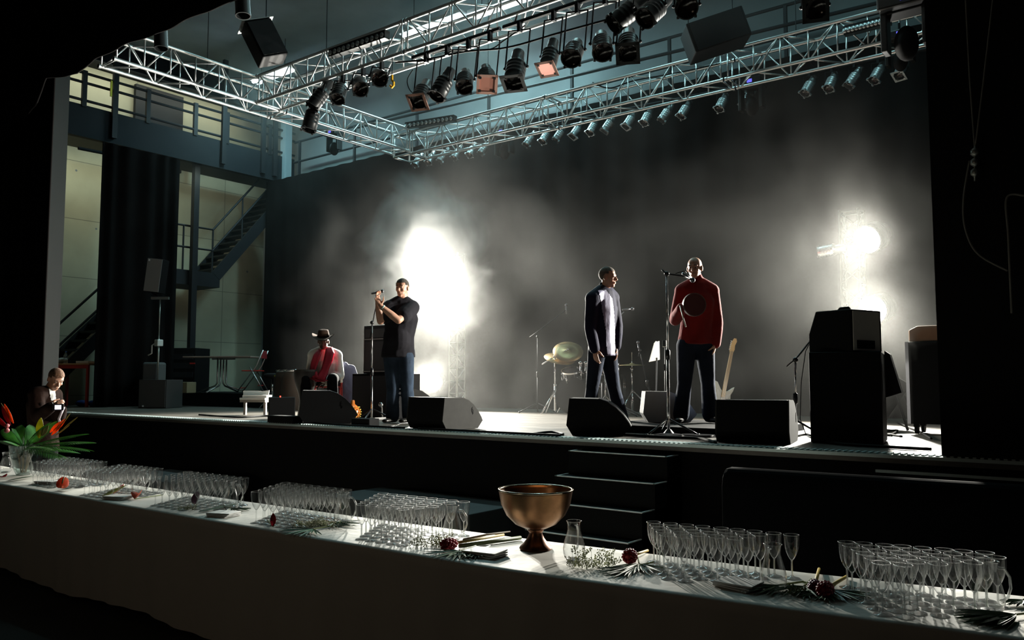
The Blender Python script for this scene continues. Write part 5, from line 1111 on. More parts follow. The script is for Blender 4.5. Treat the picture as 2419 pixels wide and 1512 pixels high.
dS = 11.78
sm_ = scarf([(756, 826, 11.92), (750, 838, dS), (744, 855, dS-0.02), (739, 872, dS-0.03), (741, 884, dS-0.08), (748, 897, dS-0.16)], 0.05)
m2 = scarf([(778, 820, 11.92), (779, 834, dS), (775, 852, dS-0.02), (768, 872, dS-0.05), (760, 888, dS-0.1), (756, 902, dS-0.17)], 0.062)
sm_.add(m2.v, m2.f); m3 = M().lathe([(0.062, -0.02), (0.085, -0.015), (0.085, 0.02), (0.062, 0.028)], J['neck']+V((0, 0, 0.01)), (0, 0, 1), 24); sm_.add(m3.v, m3.f)
obj('scarf', sm_, SCF, T4, smooth=True)
obj('sash', scarf([(733, 893, 11.62), (748, 899, 11.6), (768, 900, 11.6), (776, 897, 11.64)], 0.03), SCF, T4, smooth=True)
folding_chair('red folding chair under the seated man with a dark jacket over its back', V((J['pelvis'].x, J['pelvis'].y, ZS)), YAW+0.25, 0.43)
jk = at(826, 900, 12.25); m = M(); m.seg(at(818, 868, 12.25), at(824, 925, 12.3), (0.14, 0.05), (0.22, 0.06), RT); m.seg(at(822, 920, 12.3), at(835, 955, 12.3), (0.2, 0.05), (0.1, 0.04), RT); m.seg(at(815, 862, 12.2), at(800, 872, 12.2), 0.05, 0.06)
tag(obj('jacket', m, mat('navy_jacket', (0.03, 0.032, 0.06), 0.8, bump=0.6, scale=5), remesh=0.015, sm=4), 'dark blue jacket hung behind the seated man on the chair back', 'jacket')
c = V((*at(722, 905, 11.75).xy, at(722, 893, 11.75).z)); t = thing('djembe_drum', 'dark round hand drum under the right hand of the seated man', 'drum', V((c.x, c.y, ZS)))
c0 = V((c.x, c.y, ZS)); hh = c.z-ZS+0.12
obj('shell', M().lathe([(0.001, 0), (0.11, 0), (0.08, hh*0.35), (0.10, hh*0.5), (0.155, hh*0.75), (0.165, hh*0.92), (0.16, hh)], c0, n=28), mat('dark_drum', (0.02, 0.015, 0.012), 0.5), t, smooth=True)
obj('skin_head', M().lathe([(0.001, hh), (0.16, hh), (0.168, hh-0.03)], c0, n=28), mat('dark_skin_head', (0.05, 0.04, 0.03), 0.6), t)
# --- photographer behind the table
d = 9.1
J = jset(d, head=(132, 896), neck=(114, 920, 0.03), chest=(104, 955, 0.03), pelvis=(100, 1045, 0.05), shR=(86, 932, -0.14), shL=(128, 934, 0.14),
         elR=(88, 985, -0.2), wrR=(120, 962, -0.36), elL=(140, 985, 0.06), wrL=(144, 968, -0.14), hpR=(88, 1065, 0), hpL=(112, 1065, 0.04), knR=(88, 1160, -0.03), knL=(114, 1160, 0), anR=(86, 1250, 0.05), anL=(114, 1250, 0.05), sole=0.003)
for q in 'LR': J['an'+q].z = 0.088
fb = (RT*0.75+CAMD*0.65).normalized(); fh = (RT*0.72+CAMD*0.55-V((0, 0, 0.62))).normalized()
J['neck'].z = J['head'].z-0.15
hd = {'R': (RT*0.8+V((0, 0, 0.35)), FH*0.5+RT*0.2, V((0, 0, 1)), 0.9), 'L': (V((0, 0, 1))-RT*0.5-FH*0.3, -RT-FH*0.2, CAMD, 0.9)}
CARD = mat('brown_cardigan', (0.012, 0.006, 0.0045), 0.95, spec=0.05, var=0.3, scale=9, bump=0.4)
T5, P, s, f, u = figure('man in a brown cardigan looking down at a camera behind the table', J, fh, fb, SKIN, hair=1, haircol=(0.13, 0.06, 0.03), top=CARD, pants=mat('black_trousers', (0, 0, 0)), hands=hd, k=1.08, gt=0.03, tuck=0.03, topname='cardigan')
cg = [c for c in T5.children if c.name.startswith('cardigan')][0]
patch('undershirt', cg, band([(908, 112), (940, 119), (966, 126)], [(908, 127), (940, 131), (966, 132)]), mat('grey_white_cotton', (0.4, 0.4, 0.39), 0.9), T5, 0.006)
c = at(137, 962, 8.72); Rc = Matrix.Rotation(YAW+0.5, 3, 'Z')
t = thing('camera', 'compact camera with bright lit screen held by the man in the cardigan', 'camera', c)
obj('camera_body', M().box(c, (0.11, 0.05, 0.07), Rc), BLK, t, bevel=0.006); obj('screen', M().box(c+Rc @ V((0, -0.027, 0)), (0.06, 0.004, 0.045), Rc), mat('screen_glow', (0.5, 0.5, 0.6), emit=(0.85, 0.8, 1.0), es=1.8), t)
obj('lens_barrel', M().lathe([(0.001, 0.075), (0.03, 0.075), (0.032, 0.0)], c, Rc @ V((0, 1, 0.1)), 20), BLKG, t, smooth=True)
obj('strap', M().tube([c+Rc @ V((0.055, 0, 0)), at(143, 980, 8.7), at(139, 990, 8.72), at(142, 1002, 8.72)], 0.012, 8), mat('pale_strap', (0.35, 0.3, 0.33), 0.4), t, smooth=True)
# ================================================================ the long table
TZ = 0.75
FE = [(-10.5, 2.86), (-9.0, 2.89), (-7.73, 2.92), (-5.0, 2.97), (-3.6, 3.0), (-2.34, 3.05), (-1.3, 3.17), (-0.36, 3.31), (0.6, 3.47)]
BE = [(-10.5, 3.53), (-9.0, 3.55), (-7.73, 3.57), (-5.26, 3.60), (-3.9, 3.65), (-2.82, 3.71), (-1.29, 3.84), (-0.43, 3.97), (0.5, 4.12)]
def lin(T, x):
    for (a, ya), (b2, yb) in zip(T, T[1:]):
        if a <= x <= b2: return ya+(yb-ya)*(x-a)/(b2-a)
    return T[0][1] if x < T[0][0] else T[-1][1]
CLO = bpy.data.materials.new('white_paper_cloth'); CLO.use_nodes = True; nt = CLO.node_tree; b = nt.nodes['Principled BSDF']; b.inputs['Roughness'].default_value = 0.62
b.inputs['Base Color'].default_value = (0.62, 0.60, 0.55, 1)
g_ = nt.nodes.new('ShaderNodeNewGeometry'); n1 = nt.nodes.new('ShaderNodeTexNoise'); n1.inputs['Scale'].default_value = 2.2; n1.inputs['Detail'].default_value = 5
bp2 = nt.nodes.new('ShaderNodeBump'); bp2.inputs['Strength'].default_value = 0.35; bp2.inputs['Distance'].default_value = 0.05
nt.links.new(g_.outputs['Position'], n1.inputs['Vector']); nt.links.new(n1.outputs['Fac'], bp2.inputs['Height']); nt.links.new(bp2.outputs[0], b.inputs['Normal'])
m = M(); NX = 220; rows = []
for i in range(NX+1):
    x = -10.4+10.9*i/NX; yf, yb = lin(FE, x), lin(BE, x); wv = 0.008*math.sin(x*9)+0.005*math.sin(x*23)
    r_ = [(x, yf-0.012+wv*1.6, 0.045+0.02*math.sin(x*3.1)), (x, yf-0.012+wv*1.2, 0.4), (x, yf-0.008+wv*0.3, TZ-0.05), (x, yf-0.004, TZ-0.012), (x, yf+0.008, TZ-0.0015), (x, yf+0.03, TZ)]
    for k in range(1, 7): r_.append((x, yf+(yb-yf)*k/7, TZ))
    r_ += [(x, yb-0.02, TZ), (x, yb+0.004, TZ-0.012), (x, yb+0.01, TZ-0.06), (x, yb+0.012+wv, 0.3), (x, yb+0.012+wv, 0.05)]
    rows += r_
k = len(rows)//(NX+1); m.add(rows, [(i*k+j, (i+1)*k+j, (i+1)*k+j+1, i*k+j+1) for i in range(NX) for j in range(k-1)])
cl = tag(obj('tablecloth', m, CLO, smooth=True), 'long white paper cloth draped over the row of tables down to the floor', 'tablecloth')
for i, xc in enumerate((-9.3, -7.4, -5.5, -3.6, -1.7, 0.0)):
    t = thing('folding_table', 'folding table hidden under the white cloth, '+ORD[i]+' of the row from the left', 'table', (xc, lin(FE, xc)+0.33, 0), 'tables in one row under the white cloth')
    an = math.atan2(lin(FE, xc+0.4)-lin(FE, xc-0.4), 0.8); R_ = Matrix.Rotation(an, 3, 'Z'); c = V((xc, (lin(FE, xc)+lin(BE, xc))/2, 0)); wd = 0.9 if i == 5 else 1.84
    obj('tabletop', M().box(c+V((0, 0, TZ-0.02)), (wd, 0.6, 0.025), R_), mat('plain_board', (0.3, 0.22, 0.14), 0.6), t)
    for a in (-1, 1):
        for b2 in (-1, 1): obj('leg', M().tube([c+R_ @ V((a*wd*0.42, b2*0.24, TZ-0.03)), c+R_ @ V((a*wd*0.42, b2*0.24, 0.0))], 0.014), STL, t)
TT = TZ+0.001
# ---- wine glasses
BOWL = [(0.003, 0.078), (0.008, 0.082), (0.015, 0.093), (0.022, 0.108), (0.028, 0.126), (0.0315, 0.145), (0.0333, 0.165), (0.0335, 0.189)]
STEM = [(0.006, 0.010), (0.0042, 0.018), (0.0038, 0.045), (0.0038, 0.070), (0.005, 0.080), (0.008, 0.084)]
FOOT = [(0.006, 0.012), (0.012, 0.007), (0.032, 0.003), (0.034, 0.0015), (0.033, 0.0004), (0.001, 0.0004)]
RIM = glass('glass_rim', (0.95, 0.97, 0.97), 0.5, 0.5, 0.18, 0.3)
def glass_proto(parts):
    if not parts:
        o = obj('wine_glass', M().lathe(BOWL, n=16).lathe(STEM, n=8).lathe(FOOT, n=16).lathe([(0.0330, 0.1880), (0.0345, 0.1895), (0.0330, 0.1910)], n=16), GL, smooth=True, auto=True); return o
    t = thing('wine_glass', 'x', 'wine glass', (0, 0, 0))
    obj('bowl', M().lathe(BOWL, n=28), GL, t, smooth=True)
    obj('rim', M().lathe([(0.0328, 0.1884), (0.0340, 0.1881), (0.0347, 0.1891), (0.0340, 0.1901), (0.0328, 0.19), (0.0328, 0.1884)], n=28), RIM, t, smooth=True)
    obj('stem', M().lathe(STEM, n=10), RIM, t, smooth=True); obj('foot', M().lathe(FOOT, n=24), GL, t, smooth=True, auto=True); return t
pr0, pr1 = glass_proto(False), glass_proto(True); used = {0: False, 1: False}; random.seed(11)
GROUPS = [  # back-left, back-right, shift per row (x, y), rows, parts, description
 ('block beside the flower vase', (-7.66, 3.42), (-6.98, 3.42), (0.045, -0.072), [9, 9, 8, 8, 7, 5], 0),
 ('second block from the left', (-6.62, 3.40), (-6.10, 3.42), (0.035, -0.075), [8, 8, 8, 7, 6, 5], 0),
 ('third block from the left', (-5.72, 3.44), (-5.04, 3.46), (0.04, -0.072), [9, 9, 8, 8, 7, 5], 0),
 ('fourth block from the left', (-4.58, 3.46), (-3.98, 3.48), (0.045, -0.075), [9, 9, 8, 7, 6, 5], 0),
 ('block left of the bronze bowl', (-3.68, 3.50), (-3.07, 3.54), (0.045, -0.075), [9, 8, 7, 7, 6, 5], 1),
 ('block right of the red flower', (-1.905, 3.60), (-1.27, 3.68), (0.05, -0.066), [9, 7, 6, 5, 2], 1),
 ('block nearest the right edge', (-1.035, 3.66), (-0.53, 3.77), (0.045, -0.068), [8, 8, 7, 6, 4, 2], 1),
]
ngl = 0
for gi, (desc, bl, br_, sh, rowsn, parts) in enumerate(GROUPS):
    n0 = rowsn[0]; stp = (V((*br_, 0))-V((*bl, 0)))/(n0-1)
    for r_, cnt in enumerate(rowsn):
        for c in range(cnt):
            p = V((*bl, 0))+stp*c+V((*sh, 0))*r_+V((random.uniform(-0.004, 0.004), random.uniform(-0.004, 0.004), TT))
            src = pr1 if parts else pr0
            o = src if not used[parts] else dup(src); used[parts] = True
            o.location = p; o.rotation_mode = 'XYZ'; o.rotation_euler = (0, 0, random.uniform(0, 6))
            o['label'] = '%s wine glass from the left, %s row from back, %s' % (ORD[c], ORD[r_], desc); o['category'] = 'wine glass'
            o['group'] = 'wine glasses set out on the white tablecloth'; ngl += 1
p = V((-8.62, 3.35, TT))
print('GLASSES', ngl)
# ---- glass jugs
JUG = [(0.001, 0.004), (0.030, 0.004), (0.045, 0.012), (0.053, 0.035), (0.054, 0.06), (0.046, 0.10), (0.036, 0.13), (0.031, 0.15), (0.033, 0.175), (0.037, 0.19)]
def jug(x, y, rz, label):
    t = thing('glass_jug', label, 'jug', (x, y, TT), 'glass jugs on the tablecloth'); c = V((x, y, TT))
    obj('jug_body', M().lathe(JUG, c, n=28), GL, t, smooth=True)
    obj('thick_base', M().lathe([(0.001, 0.0), (0.034, 0.0), (0.040, 0.006), (0.03, 0.012), (0.001, 0.008)], c, n=24), RIM, t, smooth=True)
    obj('rim', M().lathe([(0.0365, 0.188), (0.0385, 0.19), (0.0365, 0.192)], c, n=24), RIM, t, smooth=True)
    d_ = V((math.cos(rz), math.sin(rz), 0)); obj('handle', M().tube([c+d_*0.033+V((0, 0, 0.165)), c+d_*0.058+V((0, 0, 0.162)), c+d_*0.078+V((0, 0, 0.13)), c+d_*0.080+V((0, 0, 0.09)), c+d_*0.068+V((0, 0, 0.055)), c+d_*0.053+V((0, 0, 0.045))], 0.0055, 8), RIM, t, smooth=True)
for x, y, rz, lb in ((-0.50, 3.60, 0.6, 'glass jug nearest the right edge of the picture'), (-1.26, 3.42, 2.2, 'glass jug in front of the block right of the red flower'), (-3.03, 3.40, 0.6, 'glass jug at the corner of the brightly lit block left of the bowl'), (-2.23, 3.39, 1.9, 'single glass jug right beside the bronze bowl'), (-3.89, 3.37, 0.6, 'glass jug second to the left of the bronze bowl'), (-4.95, 3.30, 0.6, 'glass jug at the right corner of the third block of glasses from the left'), (-6.12, 3.28, 0.6, 'glass jug at the right corner of the second block of glasses'), (-7.0, 3.26, 0.6, 'glass jug at the right corner of the far-left block'), (-8.62, 3.30, 0.3, 'glass jug at the left picture edge beside the vase')):
    jug(x, y, rz, lb)
# ---- bronze bowl
c = V((-2.54, 3.50, TT)); t = thing('punch_bowl', 'large bronze footed bowl in the middle of the white table', 'bowl', c)
BRO = mat('aged_bronze', (0.30, 0.16, 0.08), 0.33, 1.0, var=0.4, scale=7, bump=0.05)
PB = [(0.001, 0.118), (0.05, 0.12), (0.10, 0.14), (0.145, 0.18), (0.172, 0.23), (0.186, 0.29), (0.188, 0.30)]
obj('bowl', M().lathe([(0.001, 0.104), (0.03, 0.104), (0.06, 0.108), (0.108, 0.13), (0.153, 0.175), (0.18, 0.23), (0.192, 0.295), (0.196, 0.303), (0.193, 0.308), (0.187, 0.303)]+list(reversed(PB)), c, n=64), BRO, t, smooth=True)
obj('rim', M().lathe([(0.186, 0.302), (0.193, 0.300), (0.199, 0.305), (0.193, 0.311), (0.186, 0.307), (0.186, 0.302)], c, n=64), mat('polished_rim', (0.7, 0.6, 0.45), 0.15, 1.0), t, smooth=True)
obj('foot', M().lathe([(0.001, 0.0), (0.082, 0.0), (0.086, 0.006), (0.082, 0.014), (0.064, 0.03), (0.045, 0.055), (0.036, 0.075), (0.034, 0.085), (0.042, 0.095), (0.044, 0.101), (0.03, 0.108), (0.001, 0.108)], c, n=48), mat('dark_bronze', (0.22, 0.10, 0.055), 0.3, 1.0, var=0.3, scale=12), t, smooth=True, auto=True)
# ---- vase with tropical flowers
GRN = petalm('palm_green', (0.035, 0.17, 0.015), 0.45, var=0.4, scale=12, tr=0.3); DGR = mat('dark_leaf', (0.02, 0.07, 0.02), 0.45, var=0.3, scale=10)
ORA = petalm('orange_petal', (0.80, 0.17, 0.02)); YEL = petalm('yellow_green_leaf', (0.40, 0.38, 0.05)); CRI = petalm('crimson_petal', (0.35, 0.015, 0.03), 0.5, 0.3)
SAL = petalm('salmon_petal', (0.70, 0.17, 0.09), 0.35, 0.15, 9, 0.6); PNK = mat('pink_petal', (0.6, 0.16, 0.17), 0.4); PSTEM = mat('plant_stem', (0.12, 0.16, 0.03), 0.5, var=0.2); OCH = mat('ochre_stem', (0.45, 0.32, 0.08), 0.5)
def leafm(m, p, d, L, wd, nrm=(0, 0, 1), fold=0.15, curve=0.0, n=8):
    p = V(p); d = V(d).normalized(); nrm = orth(nrm, d); s_ = d.cross(nrm); vs = []
    for i in range(n+1):
        t = i/n; w_ = wd*math.sin(PI*min(1, t*0.94+0.04))**0.8; c = p+d*L*t+nrm*(curve*L*t*t)
        vs += [c-s_*w_+nrm*w_*fold, c, c+s_*w_+nrm*w_*fold]
    vs += [v-nrm*0.0012 for v in vs]; k = 3*(n+1); fs = []
    for i in range(n):
        for j in (0, 1): a = i*3+j; fs.append((a, a+1, a+4, a+3)); fs.append((k+a, k+a+3, k+a+4, k+a+1))
        for j in (0, 2): a = i*3+j; fs.append((a, a+3, k+a+3, k+a))
    return m.add(vs, fs)
def palm(m, p, d, L, nrm=(0, 0, 1), n=24, lw=0.0045, ll=0.14, droop=-0.25):
    p = V(p); d = V(d).normalized(); nrm = orth(nrm, d); s_ = d.cross(nrm); pts = [p+d*L*t/8+nrm*droop*L*(t/8)**2 for t in range(9)]
    m.tube(pts, [0.004-0.0003*i for i in range(9)], 6)
    for i in range(n):
        t = 0.12+0.88*i/n; j = min(7, int(t*8)); q = pts[j].lerp(pts[j+1], t*8-j)
        for a in (-1, 1): leafm(m, q, d*0.8+s_*a*(1.0-0.6*t)-nrm*0.15, ll*(0.6+0.7*math.sin(PI*t)), lw, nrm, 0.3, -0.2, 5)
    return m
c = V((-8.28, 3.32, TT)); t = thing('flower_vase', 'tall clear glass vase at the left end of the table', 'vase', c)
obj('vase_body', M().lathe([(0.001, 0.012), (0.05, 0.012), (0.055, 0.0), (0.06, 0.004), (0.085, 0.06), (0.115, 0.16), (0.13, 0.27), (0.128, 0.275), (0.112, 0.16), (0.082, 0.066), (0.05, 0.018), (0.001, 0.018)], c, n=36), glass('vase_glass', (0.86, 0.92, 0.9), 0.1, 0.8), t, smooth=True)
fb_ = c+V((0, 0, 0.24)); bq = thing('bouquet', 'bouquet of palm fronds, orange and yellow tropical flowers in the left vase', 'bouquet', c+V((0, 0, 0.02)))
A = lambda px, py, dd=0.0: at(px, py, 7.6+dd)
core = c+V((0, 0, 0.22))
for k, (px, py, dd, L) in enumerate(((200, 1050, 0.0, 1.0), (205, 1035, 0.2, 1.0), (150, 1075, -0.15, 1), (185, 1018, 0.1, 1), (110, 1000, 0.0, 1), (60, 1010, 0.2, 1), (20, 1050, -0.1, 1), (130, 1050, -0.3, 1), (170, 1062, 0.3, 1), (30, 1020, 0.1, 1))):
    tip = A(px, py, dd); st_ = core+V((0, 0, 0.02)); obj('palm_frond', palm(M(), st_, tip-st_+V((0, 0, 0.06)), (tip-st_).length*1.02, ll=0.12, droop=-0.2), GRN, bq)
obj('yellow_leaf', leafm(M(), A(92, 1035), A(97, 988)-A(92, 1035), 0.19, 0.036, CAMD, 0.2), YEL, bq); obj('pale_spathe', leafm(M(), A(98, 1030), A(112, 1005)-A(98, 1030), 0.13, 0.03, CAMD, 0.3), mat('peach_petal', (0.55, 0.35, 0.2), 0.4), bq)
for px, py, qx, qy in ((122, 1028, 146, 1002), (118, 1022, 128, 1012), (132, 1018, 150, 996)): m = leafm(M(), A(px, py), A(qx, qy)-A(px, py), 0.15, 0.018, CAMD, 0.5); obj('orange_petal', m, ORA, bq)
for px, py, qx, qy in ((140, 1010, 165, 978), (135, 1015, 160, 985), (150, 1012, 175, 992), (130, 1030, 150, 1015)): obj('thin_spike', leafm(M(), A(px, py), A(qx, qy)-A(px, py), 0.17, 0.007, CAMD, 0.3), OCH, bq)
for px, py, qx, qy in ((25, 1005, 3, 955), (32, 1000, 12, 958), (20, 1012, -8, 985)): obj('red_bract', leafm(M(), A(px, py), A(qx, qy)-A(px, py), 0.2, 0.022, CAMD, 0.5), CRI if px < 30 else ORA, bq)
for px, py, qx, qy in ((28, 998, 14, 960), (24, 990, 4, 955)): obj('thin_spike', leafm(M(), A(px, py), A(qx, qy)-A(px, py), 0.17, 0.006, CAMD, 0.3), OCH, bq)
obj('pink_bud', M().ball(A(17, 1006, -0.1), 0.02, 12).ball(A(16, 1017, -0.1), 0.024, 12), PNK, bq, smooth=True)
m = M()
for k in range(7): a = k*0.9; m.tube([c+V((0.02*math.cos(a), 0.02*math.sin(a), 0.022)), c+V((0.07*math.cos(a+0.5), 0.07*math.sin(a+0.5), 0.25))], 0.005, 6)
obj('stems', m, mat('brown_stem', (0.14, 0.07, 0.02), 0.5), bq)
m = M()
for k in range(26): a = k*2.4; r = 0.03+0.012*(k % 9); leafm(m, core+V((0, 0, -0.02)), V((math.cos(a)*r*8, math.sin(a)*r*8, 0.6+0.5*math.sin(k))), 0.15, 0.008, (0, 0, 1), 0.2, -0.3)
obj('filler_leaves', m, DGR, bq)
# ---- napkins, petals and greenery along the table
def tp(px, py, z=TT): q = onz(px, py, TZ); return V((q.x, q.y, z))
def napkins(px, py, w_, label, a=0.2):
    q = tp(px, py); t = thing('napkin_stack', label, 'napkins', q, 'napkin stacks on the table')
    for k in range(3): m = M().prism([(-w_, -0.06), (w_*0.9, -0.07), (w_, 0.06), (-w_*0.8, 0.07)], q+V((0, 0, 0.001+0.009*k)), Matrix.Rotation(a+0.12*k, 3, 'Z') @ V((1, 0, 0)), Matrix.Rotation(a+0.12*k, 3, 'Z') @ V((0, 1, 0)), (0, 0, 0.007)); obj('napkin', m, WHT, t, bevel=0.002)
napkins(115, 1143, 0.10, 'folded white napkins beside the salmon flower on the left'); napkins(282, 1179, 0.10, 'flat white napkins between the green leaf and the red petal')
napkins(528, 1219, 0.09, 'white napkins in front of the third block of glasses'); napkins(1145, 1312, 0.10, 'white napkins in front of the bronze bowl', 0.0); napkins(1745, 1388, 0.09, 'grey-shaded napkins in front of the block right of the red flower', -0.2)
def petal(px, py, dpx, dpy, L, wd, m_, label, fold=0.5, up=0.3, cat='petal', name='flower_petal', stem=None):
    q = tp(px, py, TT+0.004+wd*0.12); d_ = tp(dpx, dpy)-q; d_.z = 0; d_ = d_.normalized()+V((0, 0, up*0.15)); t = thing(name, label, cat, tp(px, py), None)
    obj('petal' if cat == 'petal' else 'blade', leafm(M(), q, d_, L, wd, (0, -0.25, 1), fold, up*0.3, 10), m_, t, smooth=True)
    if stem: obj('stem', M().tube([q, tp(*stem, TT+0.006)], 0.0035, 6), PSTEM, t)
def anthurium(px, py, label, m_=SAL, s=1.0, nr=(0.7, -0.45, 0.5)):
    q = tp(px, py); t = thing('anthurium_flower', label, 'flower', q, None); nr = V(nr).normalized(); a = orth(V((0.3, 0, 1)), nr); b2 = nr.cross(a); c0 = q+V((0, 0, 0.055*s)); vs = [c0-nr*0.008]; n = 24
    for k in range(n): th = 2*PI*k/n; r = (0.055+0.013*math.cos(th)-0.012*abs(math.sin(th/2+PI/2))**6)*s; vs.append(c0+a*r*math.cos(th)+b2*r*0.85*math.sin(th)+nr*0.012*math.cos(2*th))
    fs = [(0, 1+k, 1+(k+1) % n) for k in range(n)]; N = len(vs); vs += [v-nr*0.002 for v in vs]; fs += [tuple(reversed([i+N for i in x])) for x in fs]+[(1+k, N+1+k, N+1+(k+1) % n, 1+(k+1) % n) for k in range(n)]
    obj('spathe', M().add(vs, fs), m_, t, smooth=True); obj('spadix', M().tube([c0+nr*0.004, c0+nr*0.02+a*0.03, c0+nr*0.015+a*0.06], [0.004, 0.005, 0.003], 8), DGR, t, smooth=True)
    lf = leafm(M(), q+V((-0.06, 0, 0.003)), V((1, 0.15, 0.05)), 0.17, 0.03, (0, 0, 1), 0.1, 0.1); obj('leaf', lf, DGR, t)
anthurium(146, 1160, 'salmon heart-shaped flower with dark leaf beside the left napkins'); 
petal(242, 1176, 305, 1165, 0.24, 0.035, YEL, 'yellow-green leaf tinged orange on the napkins', 0.4, 0.5, 'leaf', 'green_leaf')
petal(268, 1168, 310, 1158, 0.15, 0.022, SAL, 'narrow salmon petal lying along the yellow-green leaf', 0.4, 0.8)
petal(318, 1182, 347, 1172, 0.10, 0.038, SAL, 'folded brick-red petal right of the flat napkins', 1.2, 0.5, stem=(385, 1171))
petal(2, 1130, 22, 1133, 0.10, 0.035, CRI, 'dark red petal at the left picture edge', 0.6, 0.3); petal(15, 1139, 70, 1131, 0.3, 0.04, DGR, 'dark green leaf lying in front of the vase', 0.1, 0.1, 'leaf', 'green_leaf')
petal(645, 1247, 665, 1232, 0.06, 0.018, CRI, 'upright crimson petal in front of the fourth block of glasses', 0.8, 3.0, stem=(632, 1232))
petal(460, 1195, 485, 1205, 0.12, 0.03, mat('purple_petal', (0.10, 0.02, 0.06), 0.5), 'dark purple flower petal in front of the third block of glasses', 0.8, 2.0)
petal(470, 1212, 560, 1198, 0.34, 0.028, DGR, 'long dark green leaf in front of the third block of glasses', 0.2, 0.1, 'leaf', 'green_leaf')
def fan(px, py, dpx, dpy, L, label, m_=DGR, spread=1.2, n=15, w_=0.006):
    q = tp(px, py, TT+0.012); d_ = tp(dpx, dpy)-q; d_.z = 0; a0 = math.atan2(d_.y, d_.x); t = thing('palm_leaf', label, 'leaf', tp(px, py), 'fan palm leaves on the table'); m = M()
    for k in range(n): a = a0+spread*(k/(n-1)-0.5)*2; leafm(m, q, V((math.cos(a), math.sin(a), -0.02+0.04*math.sin(k*1.7))), L*(0.75+0.25*math.cos((k/(n-1)-0.5)*2.4)), w_, (0, 0, 1), 0.5, 0.02, 6)
    obj('fronds', m, m_, t); obj('stem', M().tube([q, q-V((math.cos(a0), math.sin(a0), 0))*0.14], 0.0045, 6), PSTEM, t)
fan(790, 1240, 835, 1245, 0.17, 'palm leaf at the foot of the jug left of the bright block', w_=0.005); fan(740, 1255, 700, 1262, 0.2, 'palm leaf under the white sprigs of the fourth block')
fan(545, 1205, 580, 1212, 0.16, 'palm leaf right of the third block of glasses', spread=0.8, w_=0.005)
fan(1085, 1307, 1030, 1322, 0.2, 'palm leaf in front of the bright block of glasses'); fan(1130, 1308, 1085, 1328, 0.16, 'small palm leaf left of the napkins by the bowl', spread=0.8)
fan(1510, 1338, 1520, 1385, 0.19, 'large fan palm leaf under the dark red flower, spread forwards', spread=1.0, n=18, m_=mat('pale_palm', (0.12, 0.15, 0.06), 0.5)); fan(1500, 1345, 1400, 1370, 0.22, 'dark palm leaf under the sprigs right of the single jug', spread=0.5)
fan(1840, 1390, 1740, 1405, 0.2, 'dark palm leaf left of the jug in the right half', spread=0.6); fan(1900, 1392, 1850, 1440, 0.2, 'dark palm leaf with green sprigs right of the napkins', spread=1.1, n=18); fan(1960, 1400, 2030, 1420, 0.17, 'dark palm leaf under the crimson flowers', spread=0.8)
fan(1950, 1405, 1900, 1440, 0.16, 'dark palm leaf spreading forward under the crimson flowers', spread=0.9)
fan(2400, 1460, 2250, 1478, 0.24, 'large dark palm leaf in the bottom right corner', spread=0.55, n=22, w_=0.012); fan(2419, 1425, 2370, 1440, 0.12, 'dark palm leaf at the right edge behind the corner leaf', spread=0.5)
def sprigs(px0, px1, py, label, h=0.07, n=34, seed=1, col=None):
    random.seed(seed); q0, q1 = tp(px0, py), tp(px1, py); t = thing('flower_sprigs', label, 'flowers', q0.lerp(q1, 0.5), 'white sprigs on the table'); st_ = M(); fl = M()
    for k in range(n):
        b2 = q0.lerp(q1, random.random())+V((0, random.uniform(-0.03, 0.05), 0.002)); tip = b2+V((random.uniform(-0.03, 0.03), random.uniform(-0.02, 0.02), h*random.uniform(0.3, 1)*(0.6+0.4*math.sin(k)))); st_.tube([b2, tip], 0.0008, 4)
        for j in range(7): o_ = tip+V((random.uniform(-1, 1), random.uniform(-1, 1), random.uniform(-1, 0.6)))*0.014; st_.tube([tip-V((0, 0, 0.015)), o_], 0.0005, 3); fl.ball(o_, random.uniform(0.0022, 0.004), 5)
    obj('twigs', st_, PSTEM, t); obj('blossoms', fl, col or mat('tiny_blossom', (0.55, 0.56, 0.40), 0.7), t)
sprigs(970, 1060, 1290, 'white sprigs at the foot of the bright block of glasses', 0.06, 40, 2); sprigs(1350, 1450, 1343, 'bushy white sprigs right beside the single jug', 0.10, 60, 3)
sprigs(690, 760, 1245, 'greenish sprigs in front of the fourth block of glasses', 0.05, 40, 4); sprigs(428, 450, 1205, 'small white sprigs beside the purple petal', 0.035, 14, 5); sprigs(1850, 1900, 1405, 'dark green sprigs in front of the jug at right', 0.03, 24, 6, mat('dull_sprig', (0.08, 0.10, 0.03), 0.7))
sprigs(740, 800, 1243, 'yellow-green sprigs beside the jug left of the bright block', 0.03, 20, 8)
def torchflower(px, py, sx, sy, label, r=0.03, L=0.055, m_=CRI):
    q = tp(px, py, TT+r); e = tp(sx, sy, TT+0.01); d_ = (q-e).normalized(); t = thing('ginger_flower', label, 'flower', tp(px, py), 'crimson cone flowers'); m = M(); random.seed(int(px))
    a = d_.orthogonal().normalized(); b2 = d_.cross(a); m.ell(q, a*r*0.7, b2*r*0.7, d_*L*0.85, 14, 8)
    for k in range(46): th = k*2.399; z = -L*0.8+1.6*L*k/46; rr = r*math.sqrt(max(0.05, 1-(z/L)**2)); o_ = q+d_*z+(a*math.cos(th)+b2*math.sin(th))*rr*0.85; m.ell(o_, (a*math.cos(th)+b2*math.sin(th))*0.009, d_.cross(a*math.cos(th)+b2*math.sin(th))*0.009, d_*0.012, 6, 5)
    obj('flower_head', m, m_, t, smooth=True); obj('stem', M().tube([q-d_*L*0.7, e], [0.008, 0.007], 8), OCH, t, smooth=True)
torchflower(1060, 1300, 1190, 1268, 'crimson cone flower with long stem pointing to the bronze bowl'); torchflower(1488, 1332, 1530, 1306, 'dark red rounded cone flower right of the white sprigs', 0.035, 0.04)
